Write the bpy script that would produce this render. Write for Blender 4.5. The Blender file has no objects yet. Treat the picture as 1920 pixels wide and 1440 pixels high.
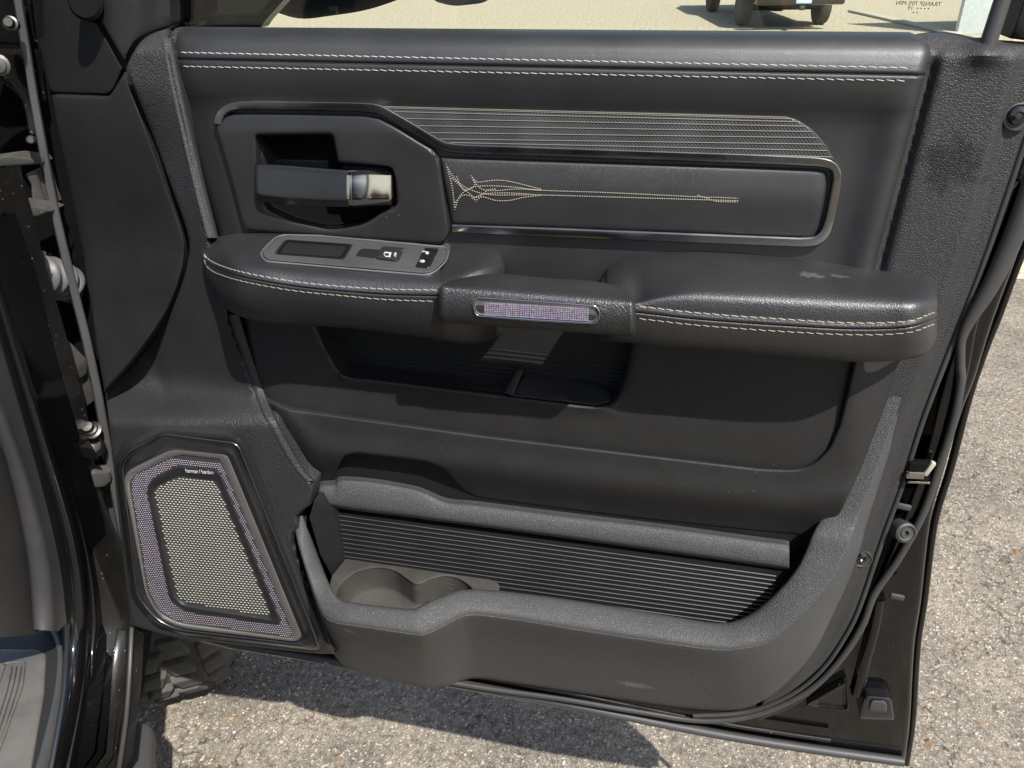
import bpy, bmesh, math, random
import numpy as np
from mathutils import Vector, Matrix
from mathutils.geometry import delaunay_2d_cdt
random.seed(7)
rng = np.random.default_rng(7)
R = math.radians
sc = bpy.context.scene

# ------------------------------------------------------------------ camera
PITCH, YAW, ROLL, FPX = R(30), R(12.3), R(1.05), 1500.0
EYE = np.array([0.0, -1.0, 2.1])
fw = np.array([-math.sin(YAW)*math.cos(PITCH), math.cos(YAW)*math.cos(PITCH), -math.sin(PITCH)])
rt0 = np.array([math.cos(YAW), math.sin(YAW), 0.0])
up0 = np.cross(rt0, fw)
rt = rt0*math.cos(ROLL) - up0*math.sin(ROLL)
up = up0*math.cos(ROLL) + rt0*math.sin(ROLL)
cd = bpy.data.cameras.new('camera')
cam = bpy.data.objects.new('camera', cd)
sc.collection.objects.link(cam)
cam.matrix_world = Matrix(((rt[0], up[0], -fw[0], EYE[0]), (rt[1], up[1], -fw[1], EYE[1]),
                           (rt[2], up[2], -fw[2], EYE[2]), (0, 0, 0, 1)))
cd.sensor_width = 36.0
cd.lens = FPX/1920*36
cd.clip_start = 0.05
cd.clip_end = 500
sc.camera = cam

# ------------------------------------------------------------------ sky and sun
SUN_TO = Vector((0.433, -0.452, 0.780)).normalized()
w = bpy.data.worlds.new('World'); sc.world = w; w.use_nodes = True
wn = w.node_tree.nodes; wl = w.node_tree.links
sky = wn.new('ShaderNodeTexSky'); sky.sky_type = 'NISHITA'; sky.sun_disc = False
sky.sun_elevation = math.asin(SUN_TO.z)
sky.sun_rotation = math.atan2(SUN_TO.x, SUN_TO.y)
sky.air_density = 1.0; sky.dust_density = 1.6; sky.ozone_density = 0.3
wl.new(sky.outputs[0], wn['Background'].inputs[0])
wn['Background'].inputs[1].default_value = 0.11
sl = bpy.data.lights.new('sun', 'SUN'); sl.energy = 5.0; sl.angle = R(0.53); sl.color = (1.0, 0.97, 0.93)
so = bpy.data.objects.new('sun', sl); sc.collection.objects.link(so)
so.rotation_euler = SUN_TO.to_track_quat('Z', 'Y').to_euler()
so.location = (3, -2, 5)
vs = sc.view_settings
vs.view_transform = 'Standard'; vs.look = 'None'; vs.gamma = 1.0; vs.exposure = 0.92
vs.use_curve_mapping = False

# ------------------------------------------------------------------ survey: measured image point + depth -> place in the scene
def P(x, y, d=0.0):
    """Points of the door: (x, y) as measured in the survey picture, d = metres the point stands proud of the door plane."""
    x = np.asarray(x, float); y = np.asarray(y, float); d = np.asarray(d, float)
    v = fw + rt*((x-960)/FPX)[..., None] - up*((y-720)/FPX)[..., None]
    t = (-d - EYE[1])/v[..., 1]
    return EYE + v*t[..., None]
def H(x, y, z):
    """the same on a level plane at height z"""
    x = np.asarray(x, float); y = np.asarray(y, float)
    v = fw + rt*((x-960)/FPX)[..., None] - up*((y-720)/FPX)[..., None]
    t = (z - EYE[2])/v[..., 2]
    return EYE + v*t[..., None]

# ------------------------------------------------------------------ materials
MATS = {}
def M(name, col, rough=0.5, metal=0.0, spec=0.5, bumps=(), dust=0.0, coat=0.0, var=0.06, rvar=0.04, specks=0.0, extra=None):
    m = bpy.data.materials.new(name); m.use_nodes = True
    nt = m.node_tree; N = nt.nodes; L = nt.links
    b = N['Principled BSDF']
    b.inputs['Roughness'].default_value = rough; b.inputs['Metallic'].default_value = metal
    b.inputs['Specular IOR Level'].default_value = spec
    b.inputs['Coat Weight'].default_value = coat; b.inputs['Coat Roughness'].default_value = 0.05
    tc = N.new('ShaderNodeTexCoord'); co = tc.outputs['Object']
    n1 = N.new('ShaderNodeTexNoise'); n1.inputs['Scale'].default_value = 14; n1.inputs['Detail'].default_value = 6
    L.new(co, n1.inputs['Vector'])
    mr = N.new('ShaderNodeMapRange'); mr.inputs['From Min'].default_value = .3; mr.inputs['From Max'].default_value = .7
    mr.inputs['To Min'].default_value = 1-var; mr.inputs['To Max'].default_value = 1+var
    L.new(n1.outputs[0], mr.inputs['Value'])
    mx = N.new('ShaderNodeVectorMath'); mx.operation = 'SCALE'; mx.inputs[0].default_value = col[:3]
    L.new(mr.outputs[0], mx.inputs['Scale'])
    out = mx.outputs[0]
    if dust > 0:
        n2 = N.new('ShaderNodeTexNoise'); n2.inputs['Scale'].default_value = 5; n2.inputs['Detail'].default_value = 10; n2.inputs['Roughness'].default_value = .7
        L.new(co, n2.inputs['Vector'])
        m2 = N.new('ShaderNodeMapRange'); m2.inputs['From Min'].default_value = .42; m2.inputs['From Max'].default_value = .8
        m2.inputs['To Min'].default_value = dust*.15; m2.inputs['To Max'].default_value = dust
        L.new(n2.outputs[0], m2.inputs['Value'])
        mm = N.new('ShaderNodeMixRGB'); mm.inputs[2].default_value = (.30, .27, .23, 1)
        L.new(m2.outputs[0], mm.inputs[0]); L.new(out, mm.inputs[1]); out = mm.outputs[0]
    if specks > 0:
        v = N.new('ShaderNodeTexVoronoi'); v.inputs['Scale'].default_value = 75; L.new(co, v.inputs['Vector'])
        n3 = N.new('ShaderNodeTexNoise'); n3.inputs['Scale'].default_value = 9; L.new(co, n3.inputs['Vector'])
        ml = N.new('ShaderNodeMath'); ml.operation = 'MULTIPLY'; ml.inputs[1].default_value = specks*.22
        L.new(n3.outputs[0], ml.inputs[0])
        lt = N.new('ShaderNodeMath'); lt.operation = 'LESS_THAN'; L.new(v.outputs['Distance'], lt.inputs[0]); L.new(ml.outputs[0], lt.inputs[1])
        ms = N.new('ShaderNodeMixRGB'); ms.inputs[2].default_value = (.28, .26, .23, 1)
        sc_ = N.new('ShaderNodeMath'); sc_.operation = 'MULTIPLY'; sc_.inputs[1].default_value = .55; L.new(lt.outputs[0], sc_.inputs[0])
        L.new(sc_.outputs[0], ms.inputs[0]); L.new(out, ms.inputs[1]); out = ms.outputs[0]
    if extra: out = extra(N, L, co, out, b)
    L.new(out, b.inputs['Base Color'])
    r2 = N.new('ShaderNodeMapRange'); r2.inputs['From Min'].default_value = .3; r2.inputs['From Max'].default_value = .7
    r2.inputs['To Min'].default_value = max(.02, rough-rvar); r2.inputs['To Max'].default_value = min(1, rough+rvar)
    L.new(n1.outputs[0], r2.inputs['Value']); L.new(r2.outputs[0], b.inputs['Roughness'])
    prev = None
    for kind, scale, strength, dist in bumps:
        if kind == 'leather':
            wob = N.new('ShaderNodeTexNoise'); wob.inputs['Scale'].default_value = scale*.6; L.new(co, wob.inputs['Vector'])
            ad = N.new('ShaderNodeVectorMath'); ad.operation = 'MULTIPLY_ADD'
            ad.inputs[1].default_value = (.9/scale,)*3; L.new(wob.outputs['Color'], ad.inputs[0]); L.new(co, ad.inputs[2])
            t = N.new('ShaderNodeTexVoronoi'); t.feature = 'DISTANCE_TO_EDGE'; t.inputs['Scale'].default_value = scale
            L.new(ad.outputs[0], t.inputs['Vector'])
            c = N.new('ShaderNodeMapRange'); c.interpolation_type = 'SMOOTHSTEP'; c.inputs['From Max'].default_value = .22
            L.new(t.outputs['Distance'], c.inputs['Value']); h = c.outputs[0]
        elif kind == 'noise':
            t = N.new('ShaderNodeTexNoise'); t.inputs['Scale'].default_value = scale; t.inputs['Detail'].default_value = 4
            L.new(co, t.inputs['Vector']); h = t.outputs[0]
        elif kind == 'pebble':
            t = N.new('ShaderNodeTexVoronoi'); t.feature = 'SMOOTH_F1'; t.inputs['Scale'].default_value = scale; t.inputs['Smoothness'].default_value = .6
            L.new(co, t.inputs['Vector'])
            c = N.new('ShaderNodeMath'); c.operation = 'SUBTRACT'; c.inputs[0].default_value = 1; L.new(t.outputs['Distance'], c.inputs[1]); h = c.outputs[0]
        elif kind == 'weave':
            t = N.new('ShaderNodeTexWave'); t.inputs['Scale'].default_value = scale; t.bands_direction = 'DIAGONAL'
            t.inputs['Distortion'].default_value = .6; t.inputs['Detail'].default_value = 1
            L.new(co, t.inputs['Vector']); h = t.outputs[0]
        bp = N.new('ShaderNodeBump'); bp.inputs['Strength'].default_value = strength; bp.inputs['Distance'].default_value = dist
        L.new(h, bp.inputs['Height'])
        if prev: L.new(prev, bp.inputs['Normal'])
        prev = bp.outputs[0]
    if prev:
        L.new(prev, b.inputs['Normal'])
    MATS[name] = m
    return m

def patch(center, radius, col, amount, scale=40, squash=(1, 1, 1)):
    """a stain, scuff or painted shadow with its own shape, mixed into the colour at one place"""
    def f(N, L, co, out, b):
        sb = N.new('ShaderNodeVectorMath'); sb.operation = 'SUBTRACT'; sb.inputs[1].default_value = tuple(center); L.new(co, sb.inputs[0])
        mu = N.new('ShaderNodeVectorMath'); mu.operation = 'MULTIPLY'; mu.inputs[1].default_value = squash; L.new(sb.outputs[0], mu.inputs[0])
        ln = N.new('ShaderNodeVectorMath'); ln.operation = 'LENGTH'; L.new(mu.outputs[0], ln.inputs[0])
        n = N.new('ShaderNodeTexNoise'); n.inputs['Scale'].default_value = scale; n.inputs['Detail'].default_value = 5; L.new(co, n.inputs['Vector'])
        ma = N.new('ShaderNodeMath'); ma.operation = 'MULTIPLY_ADD'; ma.inputs[1].default_value = -radius*2.4; ma.inputs[2].default_value = radius*2.1
        L.new(n.outputs[0], ma.inputs[0])
        su = N.new('ShaderNodeMath'); su.operation = 'SUBTRACT'; L.new(ma.outputs[0], su.inputs[0]); L.new(ln.outputs['Value'], su.inputs[1])
        mr = N.new('ShaderNodeMapRange'); mr.inputs['From Min'].default_value = -radius*.1; mr.inputs['From Max'].default_value = radius*.35
        mr.inputs['To Max'].default_value = amount; L.new(su.outputs[0], mr.inputs['Value'])
        mm = N.new('ShaderNodeMixRGB'); mm.inputs[2].default_value = (*col, 1)
        L.new(mr.outputs[0], mm.inputs[0]); L.new(out, mm.inputs[1])
        return mm.outputs[0]
    return f
def chain(*fs):
    def f(N, L, co, out, b):
        for g in fs: out = g(N, L, co, out, b)
        return out
    return f

M('pad', (0.008, 0.008, 0.008), 0.5, spec=0.75, bumps=[('leather', 520, .25, .0003), ('noise', 60, .12, .002)], dust=0.006, specks=.2)
M('trim_grain', (0.019, 0.019, 0.019), 0.5, spec=0.38, bumps=[('leather', 260, .75, .0007), ('noise', 500, .2, .0004)], dust=0.01, specks=.25)
M('trim_grain_stain_shadow', (0.021, 0.021, 0.021), 0.52, spec=0.4, bumps=[('leather', 370, .6, .0006), ('noise', 420, .4, .0005)], dust=0.012, specks=.25,
  extra=chain(patch(P(1785, 310, 0), .036, (.004, .004, .004), .9), patch(P(1838, 120, 0), .022, (.008, .008, .008), .5)))  # a stain, then the lock rod's shadow painted in as a dark patch
M('trim_fine', (0.0125, 0.0122, 0.0118), 0.5, spec=0.32, bumps=[('leather', 430, .4, .0004)], dust=0.008, specks=.3)
M('pocket', (0.047, 0.047, 0.047), 0.55, spec=0.4, bumps=[('leather', 380, .9, .0006), ('noise', 900, .3, .0004)], dust=0.02, specks=.35,
  extra=chain(patch(P(655, 1180, .150), .016, (.30, .29, .27), .45, 210, (1.6, 1, .8)), patch(P(748, 1258, .110), .018, (.30, .29, .27), .5, 240, (.7, 1, 1.8)),
              patch(P(1190, 1288, .02), .022, (.26, .22, .17), .4, 170, (.6, 1, 1.6)), patch(P(690, 1225, .13), .012, (.28, .27, .25), .35, 260), patch(P(592, 1088, .12), .012, (.30, .29, .28), .4, 220)))
M('armrest', (0.009, 0.009, 0.009), 0.46, spec=0.85, bumps=[('leather', 330, .32, .0005), ('noise', 240, .25, .0008)], dust=0.008, specks=.15,
  extra=chain(patch(P(1520, 516, .066), .010, (.10, .10, .095), .5, 160, (.55, 1, 1)), patch(P(1572, 520, .060), .007, (.10, .10, .095), .4, 160, (.5, 1, 1))))
M('grip', (0.009, 0.009, 0.009), 0.47, spec=0.8, bumps=[('leather', 310, .45, .0006), ('noise', 420, .3, .0006)], dust=0.008, specks=.15)
M('smooth', (0.013, 0.013, 0.0135), 0.46, spec=0.35, bumps=[('noise', 700, .12, .0003)], dust=0.01, specks=.3)
M('smooth_dark', (0.01, 0.01, 0.0103), 0.55, spec=0.15, bumps=[('noise', 700, .1, .0003)], dust=0.015, specks=.3)
M('liner', (.005, .0049, .0048), .6, spec=.3, dust=.01)
M('rib', (.022, .021, .0195), .45, dust=.02)
M('tray', (0.022, 0.0205, 0.0185), 0.75, spec=0.2, bumps=[('noise', 500, .3, .0005)], dust=0.15, specks=.2)
M('gloss', (.006, .006, .0065), .12, coat=.6, dust=.01, specks=0, rvar=.04)
M('paint', (.003, .003, .0032), .10, spec=.35, coat=.35, dust=.004, specks=.3, rvar=.04, bumps=[('noise', 3, .06, .01)])
M('paint_dusty', (.004, .0039, .0038), .28, spec=.4, coat=.15, dust=.05, specks=.7, rvar=.1)
M('rubber', (.027, .027, .028), .5, dust=.08, specks=.3, bumps=[('noise', 300, .15, .0005)])
M('rubber_dark', (.018, .018, .018), .6, dust=.1)
M('metal_dark', (.20, .195, .19), .25, metal=1.0, rvar=.06, bumps=[('noise', 900, .05, .0002)])
M('chrome_smoke', (.42, .40, .38), .12, metal=1.0, rvar=.04)
M('satin', (.36, .345, .32), .30, metal=.8)
M('steel', (.075, .072, .068), .45, metal=1.0, dust=.2)
M('thread', (.27, .235, .185), .8)
M('thread_white', (.30, .275, .24), .8)
M('icon', (.38, .38, .38), .6)
M('black', (.003, .003, .003), .8, spec=.1)
M('switch', (.040, .040, .041), .40, spec=.5, dust=.08, specks=.3)
M('cover', (0.011, 0.011, 0.011), 0.5, spec=0.35, bumps=[('leather', 430, .5, .0004)], dust=0.008, specks=.3)
M('inlay', (0.034, 0.035, 0.036), 0.42, spec=0.4, bumps=[('weave', 150, .5, .0006), ('noise', 500, .3, .0005)], var=.3)
M('insert', (0.015, 0.015, 0.015), 0.46, spec=0.5, bumps=[('weave', 260, .35, .0004), ('leather', 600, .3, .0003)], dust=0.012, specks=.25)
M('pinstripe', (.10, .088, .068), .5)
def rainbow(N, L, co, out, b):
    wn_ = N.new('ShaderNodeTexWhiteNoise'); wn_.noise_dimensions = '3D'
    sn = N.new('ShaderNodeVectorMath'); sn.operation = 'SNAP'; sn.inputs[1].default_value = (.0021,)*3
    L.new(co, sn.inputs[0]); L.new(sn.outputs[0], wn_.inputs['Vector'])
    h = N.new('ShaderNodeHueSaturation'); h.inputs['Saturation'].default_value = .42; h.inputs['Value'].default_value = .6; L.new(wn_.outputs['Color'], h.inputs['Color'])
    mm = N.new('ShaderNodeMixRGB'); mm.inputs[0].default_value = .62; mm.inputs[2].default_value = (.20, .14, .24, 1)
    L.new(h.outputs[0], mm.inputs[1]); return mm.outputs[0]
M('iridescent', (.5, .5, .5), .4, metal=.25, extra=rainbow)
def silver(N, L, co, out, b):
    wn_ = N.new('ShaderNodeTexNoise'); wn_.inputs['Scale'].default_value = 60
    L.new(co, wn_.inputs['Vector'])
    h = N.new('ShaderNodeHueSaturation'); h.inputs['Saturation'].default_value = .5; L.new(wn_.outputs['Color'], h.inputs['Color'])
    mm = N.new('ShaderNodeMixRGB'); mm.inputs[0].default_value = .78; mm.inputs[2].default_value = (.31, .30, .235, 1)
    L.new(h.outputs[0], mm.inputs[1]); return mm.outputs[0]
M('mesh_silver', (.6, .56, .48), .4, metal=.25, extra=silver)
M('tyre_far', (.018, .017, .016), .8, dust=.1)
M('tyre', (.024, .022, .019), .8, dust=.3, bumps=[('noise', 90, .3, .002)])

def ground_extra(N, L, co, out, b):
    v = N.new('ShaderNodeTexVoronoi'); v.inputs['Scale'].default_value = 240; L.new(co, v.inputs['Vector'])
    r = N.new('ShaderNodeValToRGB'); L.new(v.outputs['Color'], r.inputs[0])
    e = r.color_ramp.elements
    e[0].position = 0; e[0].color = (.07, .066, .060, 1); e[1].position = 1; e[1].color = (.58, .545, .49, 1)
    for p_, c in ((.25, (.155, .148, .138)), (.55, (.205, .196, .18)), (.8, (.25, .238, .215))):
        q = e.new(p_); q.color = (*c, 1)
    n = N.new('ShaderNodeTexNoise'); n.inputs['Scale'].default_value = 3.2; n.inputs['Detail'].default_value = 8; n.inputs['Roughness'].default_value = .65
    L.new(co, n.inputs['Vector'])
    r2 = N.new('ShaderNodeValToRGB'); L.new(n.outputs[0], r2.inputs[0])
    r2.color_ramp.elements[0].position = .35; r2.color_ramp.elements[0].color = (.66, .63, .60, 1)
    r2.color_ramp.elements[1].position = .68; r2.color_ramp.elements[1].color = (1.12, 1.05, .95, 1)
    m = N.new('ShaderNodeMixRGB'); m.blend_type = 'MULTIPLY'; m.inputs[0].default_value = 1
    L.new(r.outputs[0], m.inputs[1]); L.new(r2.outputs[0], m.inputs[2])
    n4 = N.new('ShaderNodeTexNoise'); n4.inputs['Scale'].default_value = 45; n4.inputs['Detail'].default_value = 6; L.new(co, n4.inputs['Vector'])
    r4 = N.new('ShaderNodeValToRGB'); L.new(n4.outputs[0], r4.inputs[0])
    r4.color_ramp.elements[0].position = .30; r4.color_ramp.elements[0].color = (.5, .47, .44, 1)
    r4.color_ramp.elements[1].position = .55; r4.color_ramp.elements[1].color = (1, 1, 1, 1)
    m4 = N.new('ShaderNodeMixRGB'); m4.blend_type = 'MULTIPLY'; m4.inputs[0].default_value = .9
    L.new(m.outputs[0], m4.inputs[1]); L.new(r4.outputs[0], m4.inputs[2])
    n5 = N.new('ShaderNodeTexNoise'); n5.inputs['Scale'].default_value = 9; n5.inputs['Detail'].default_value = 9; n5.inputs['Roughness'].default_value = .75; L.new(co, n5.inputs['Vector'])
    r5 = N.new('ShaderNodeMapRange'); r5.inputs['From Min'].default_value = .58; r5.inputs['From Max'].default_value = .70; r5.inputs['To Max'].default_value = .65; L.new(n5.outputs[0], r5.inputs['Value'])
    m5 = N.new('ShaderNodeMixRGB'); m5.inputs[2].default_value = (.21, .145, .085, 1)
    L.new(r5.outputs[0], m5.inputs[0]); L.new(m4.outputs[0], m5.inputs[1])
    # fine cracks and a warm dusty cast
    wb = N.new('ShaderNodeTexNoise'); wb.inputs['Scale'].default_value = 5; wb.inputs['Detail'].default_value = 6; L.new(co, wb.inputs['Vector'])
    ad = N.new('ShaderNodeVectorMath'); ad.operation = 'MULTIPLY_ADD'; ad.inputs[1].default_value = (.5, .5, .5); L.new(wb.outputs['Color'], ad.inputs[0]); L.new(co, ad.inputs[2])
    vc = N.new('ShaderNodeTexVoronoi'); vc.feature = 'DISTANCE_TO_EDGE'; vc.inputs['Scale'].default_value = 1.3; L.new(ad.outputs[0], vc.inputs['Vector'])
    rc = N.new('ShaderNodeMapRange'); rc.inputs['From Min'].default_value = .001; rc.inputs['From Max'].default_value = .007; rc.inputs['To Min'].default_value = .45; rc.inputs['To Max'].default_value = 1.0; L.new(vc.outputs['Distance'], rc.inputs['Value'])
    wm = N.new('ShaderNodeVectorMath'); wm.operation = 'MULTIPLY'; wm.inputs[1].default_value = (1.02, .985, .92); L.new(m5.outputs[0], wm.inputs[0])
    sc2 = N.new('ShaderNodeVectorMath'); sc2.operation = 'SCALE'; L.new(wm.outputs[0], sc2.inputs[0]); L.new(rc.outputs[0], sc2.inputs['Scale'])
    return sc2.outputs[0]
M('ground', (.3, .3, .3), .9, spec=.12, bumps=[('pebble', 190, .4, .003), ('noise', 330, .4, .002), ('noise', 12, .3, .01)], extra=ground_extra)
def grit_extra(N, L, co, out, b):
    n = N.new('ShaderNodeTexVoronoi'); n.inputs['Scale'].default_value = 60; L.new(co, n.inputs['Vector'])
    r = N.new('ShaderNodeValToRGB'); L.new(n.outputs['Color'], r.inputs[0]); e = r.color_ramp.elements
    e[0].position = 0; e[0].color = (.10, .09, .08, 1); e[1].position = 1; e[1].color = (.42, .38, .32, 1)
    q = e.new(.5); q.color = (.26, .24, .215, 1); q = e.new(.8); q.color = (.34, .27, .19, 1)
    return r.outputs[0]
M('grit', (.3, .3, .3), .85, spec=.2, extra=grit_extra)
M('gravel_far', (.36, .312, .228), .95, spec=.1, bumps=[('noise', 20, .5, .03)], var=.3)
M('wall_white', (.50, .535, .55), .7, dust=.15, var=.08)
M('concrete', (.40, .37, .31), .9, dust=.3)
M('blue_paint', (.03, .09, .42), .4)
M('red_paint', (.35, .02, .03), .35)
M('truck_paint', (.022, .018, .016), .25, metal=.3, coat=.6)
M('plate', (.45, .55, .7), .5)
M('grille_back', (.030, .029, .026), .5, spec=.4)
M('bezel', (.012, .012, .013), .24, spec=.6, coat=.2, dust=.015)
M('hinge_metal', (.045, .043, .040), .42, spec=.6, dust=.15, specks=.6)
M('seal_grey', (.058, .058, .059), .5, spec=.4, dust=.08, specks=.3)
M('handle', (.012, .0125, .014), .32, spec=.5, dust=.01)
M('lettering', (.34, .33, .32), .5)
M('latch_plastic', (.30, .29, .22), .5)
M('glass_dark', (.01, .012, .013), .05, spec=.8)

def glass_material():
    m = bpy.data.materials.new('window_glass'); m.use_nodes = True
    N = m.node_tree.nodes; L = m.node_tree.links; N.clear()
    o = N.new('ShaderNodeOutputMaterial'); mix = N.new('ShaderNodeMixShader')
    t = N.new('ShaderNodeBsdfTransparent'); t.inputs[0].default_value = (.88, .91, .87, 1)
    g = N.new('ShaderNodeBsdfGlossy'); g.inputs['Roughness'].default_value = .02
    f = N.new('ShaderNodeFresnel'); f.inputs[0].default_value = 1.45
    L.new(f.outputs[0], mix.inputs[0]); L.new(t.outputs[0], mix.inputs[1]); L.new(g.outputs[0], mix.inputs[2]); L.new(mix.outputs[0], o.inputs[0])
    MATS['glass'] = m
glass_material()

# ------------------------------------------------------------------ object helpers
COL = sc.collection
def empty(name, loc, label, cat, group=None):
    o = bpy.data.objects.new(name, None); COL.objects.link(o); o.location = loc; o.empty_display_size = .1
    o['label'] = label; o['category'] = cat
    if group: o['group'] = group
    return o
def link(name, me, mat, parent=None, kind=None, label=None):
    o = bpy.data.objects.new(name, me); COL.objects.link(o)
    if mat is not None and not me.materials: me.materials.append(MATS[mat])
    if parent is not None:
        o.parent = parent
        top = parent
        off = Vector(parent.location)
        while top.parent: top = top.parent
        o.matrix_parent_inverse = Matrix.Translation(-Vector(top.location)) if parent is top else Matrix.Identity(4)
    if kind: o['kind'] = kind
    if label: o['label'] = label
    return o
def finish(bm, name, mat, parent, kind=None, label=None, angle=38, recalc=True):
    if recalc: bmesh.ops.recalc_face_normals(bm, faces=bm.faces)
    for f in bm.faces: f.smooth = True
    lim = R(angle)
    for e in bm.edges: e.smooth = e.calc_face_angle(0) < lim
    me = bpy.data.meshes.new(name); bm.to_mesh(me); bm.free()
    return link(name, me, mat, parent, kind, label)

def rpoly(pts, n=6):
    """closed outline; a third number on a corner rounds it by that many survey pixels"""
    out = []; k = len(pts)
    for i in range(k):
        p = pts[i]; r = p[2] if len(p) > 2 else 0
        c = np.array(p[:2], float)
        if r <= 0: out.append(c); continue
        a = np.array(pts[i-1][:2], float)-c; b = np.array(pts[(i+1) % k][:2], float)-c
        la, lb = np.linalg.norm(a), np.linalg.norm(b)
        q = min(r, la*.49, lb*.49)
        s, e = c+a/la*q, c+b/lb*q
        for j in range(n+1):
            t = j/n; out.append((1-t)**2*s+2*t*(1-t)*c+t*t*e)
    return np.array(out)
def cr(pts, n=8, closed=False):
    p = np.array(pts, float); k = len(p); out = []
    for i in range(k if closed else k-1):
        if closed: a, b, c, d = p[i-1], p[i], p[(i+1) % k], p[(i+2) % k]
        else: a, b, c, d = p[max(i-1, 0)], p[i], p[i+1], p[min(i+2, k-1)]
        for j in range(n):
            t = j/n
            out.append(.5*((2*b)+(-a+c)*t+(2*a-5*b+4*c-d)*t*t+(-a+3*b-3*c+d)*t**3))
    if not closed: out.append(p[-1])
    return np.array(out)
def resample(poly, step):
    out = []; k = len(poly)
    for i in range(k):
        a, b = poly[i], poly[(i+1) % k]; m = max(1, int(np.ceil(np.linalg.norm(b-a)/step)))
        for j in range(m): out.append(a+(b-a)*j/m)
    return np.array(out)
def inside(px, py, poly):
    c = np.zeros(px.shape, bool); k = len(poly)
    for i in range(k):
        x1, y1 = poly[i]; x2, y2 = poly[i-1]
        if y1 == y2: continue
        m = ((y1 > py) != (y2 > py)) & (px < (x2-x1)*(py-y1)/(y2-y1)+x1)
        c ^= m
    return c
def dist_poly(px, py, polys):
    best = np.full(px.shape, 1e9)
    for poly in polys:
        for i in range(len(poly)):
            a = poly[i-1]; b = poly[i]; ab = b-a; l2 = ab@ab
            if l2 < 1e-12: continue
            t = np.clip(((px-a[0])*ab[0]+(py-a[1])*ab[1])/l2, 0, 1)
            dd = np.hypot(px-a[0]-t*ab[0], py-a[1]-t*ab[1])
            best = np.minimum(best, dd)
    return best
def sheet(name, outline, mat, parent, d=0.0, holes=(), step=14, rp=6, rd=.004, skirt=.02, kind=None, label=None, fn=None, angle=38):
    """a moulded panel: outline (and holes) with a soft rolled edge rp wide and rd deep, skirt = wall thickness behind its edge"""
    fn = fn or P
    df = d if callable(d) else (lambda x, y: np.full(np.shape(x), d, float))
    polys = [resample(np.asarray(outline, float), step)]+[resample(np.asarray(h, float), step) for h in holes]
    pts = []; edges = []; n0 = 0
    for poly in polys:
        k = len(poly); pts += list(poly); edges += [(n0+i, n0+(i+1) % k) for i in range(k)]; n0 += k
    nb = n0
    ex = []
    if rp > 0:
        for fr in (.12, .32, .6, 1.0):
            q = rp*fr
            for poly in polys:
                t = np.roll(poly, -1, 0)-np.roll(poly, 1, 0); t /= (np.linalg.norm(t, axis=1)[:, None]+1e-9)
                nrm = np.stack([-t[:, 1], t[:, 0]], 1)
                for s in (1, -1):
                    c = poly+nrm*q*s
                    ok = inside(c[:, 0], c[:, 1], polys[0])
                    for h in polys[1:]: ok &= ~inside(c[:, 0], c[:, 1], h)
                    ok &= dist_poly(c[:, 0], c[:, 1], polys) > q*.97
                    ex += list(c[ok])
    x0, y0 = polys[0].min(0); x1, y1 = polys[0].max(0)
    gx, gy = np.meshgrid(np.arange(x0+step*.5, x1, step), np.arange(y0+step*.5, y1, step)); gx = gx.ravel(); gy = gy.ravel()
    if len(gx):
        ok = inside(gx, gy, polys[0])
        for h in polys[1:]: ok &= ~inside(gx, gy, h)
        ok &= dist_poly(gx, gy, polys) > rp+step*.4
        ex += list(np.stack([gx[ok], gy[ok]], 1))
    allp = pts+ex
    vs_, es_, fs_, ov, oe, of = delaunay_2d_cdt([Vector((float(p[0]), float(p[1]))) for p in allp], edges, [], 0, 1e-4)
    V = np.array([(v.x, v.y) for v in vs_])
    T = np.array([f for f in fs_ if len(f) == 3])
    cen = V[T].mean(1)
    ok = inside(cen[:, 0], cen[:, 1], polys[0])
    for h in polys[1:]: ok &= ~inside(cen[:, 0], cen[:, 1], h)
    T = T[ok]
    dep = df(V[:, 0], V[:, 1])
    if rp > 0:
        di = np.clip(dist_poly(V[:, 0], V[:, 1], polys)/rp, 0, 1)
        dep = dep - rd*(1-np.sqrt(np.clip(1-(1-di)**2, 0, 1)))
    W = fn(V[:, 0], V[:, 1], dep)
    bm = bmesh.new()
    bv = [bm.verts.new(p) for p in W]
    for t in T:
        try: bm.faces.new([bv[i] for i in t])
        except ValueError: pass
    for v in [v for v in bm.verts if not v.link_faces]: bm.verts.remove(v)
    bmesh.ops.recalc_face_normals(bm, faces=bm.faces)
    if bm.faces:
        s = sum(f.normal.y*f.calc_area() for f in bm.faces)
        if s > 0: bmesh.ops.reverse_faces(bm, faces=bm.faces)
    if skirt:
        be = [e for e in bm.edges if e.is_boundary]
        r = bmesh.ops.extrude_edge_only(bm, edges=be)
        for v in [g for g in r['geom'] if isinstance(g, bmesh.types.BMVert)]: v.co.y += skirt
    return finish(bm, name, mat, parent, kind, label, angle, recalc=False)
def flip_towards_eye(bm):
    s = 0
    for f in bm.faces:
        s += f.normal.dot(Vector(EYE)-f.calc_center_median())*f.calc_area()
    if s < 0: bmesh.ops.reverse_faces(bm, faces=bm.faces)
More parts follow.
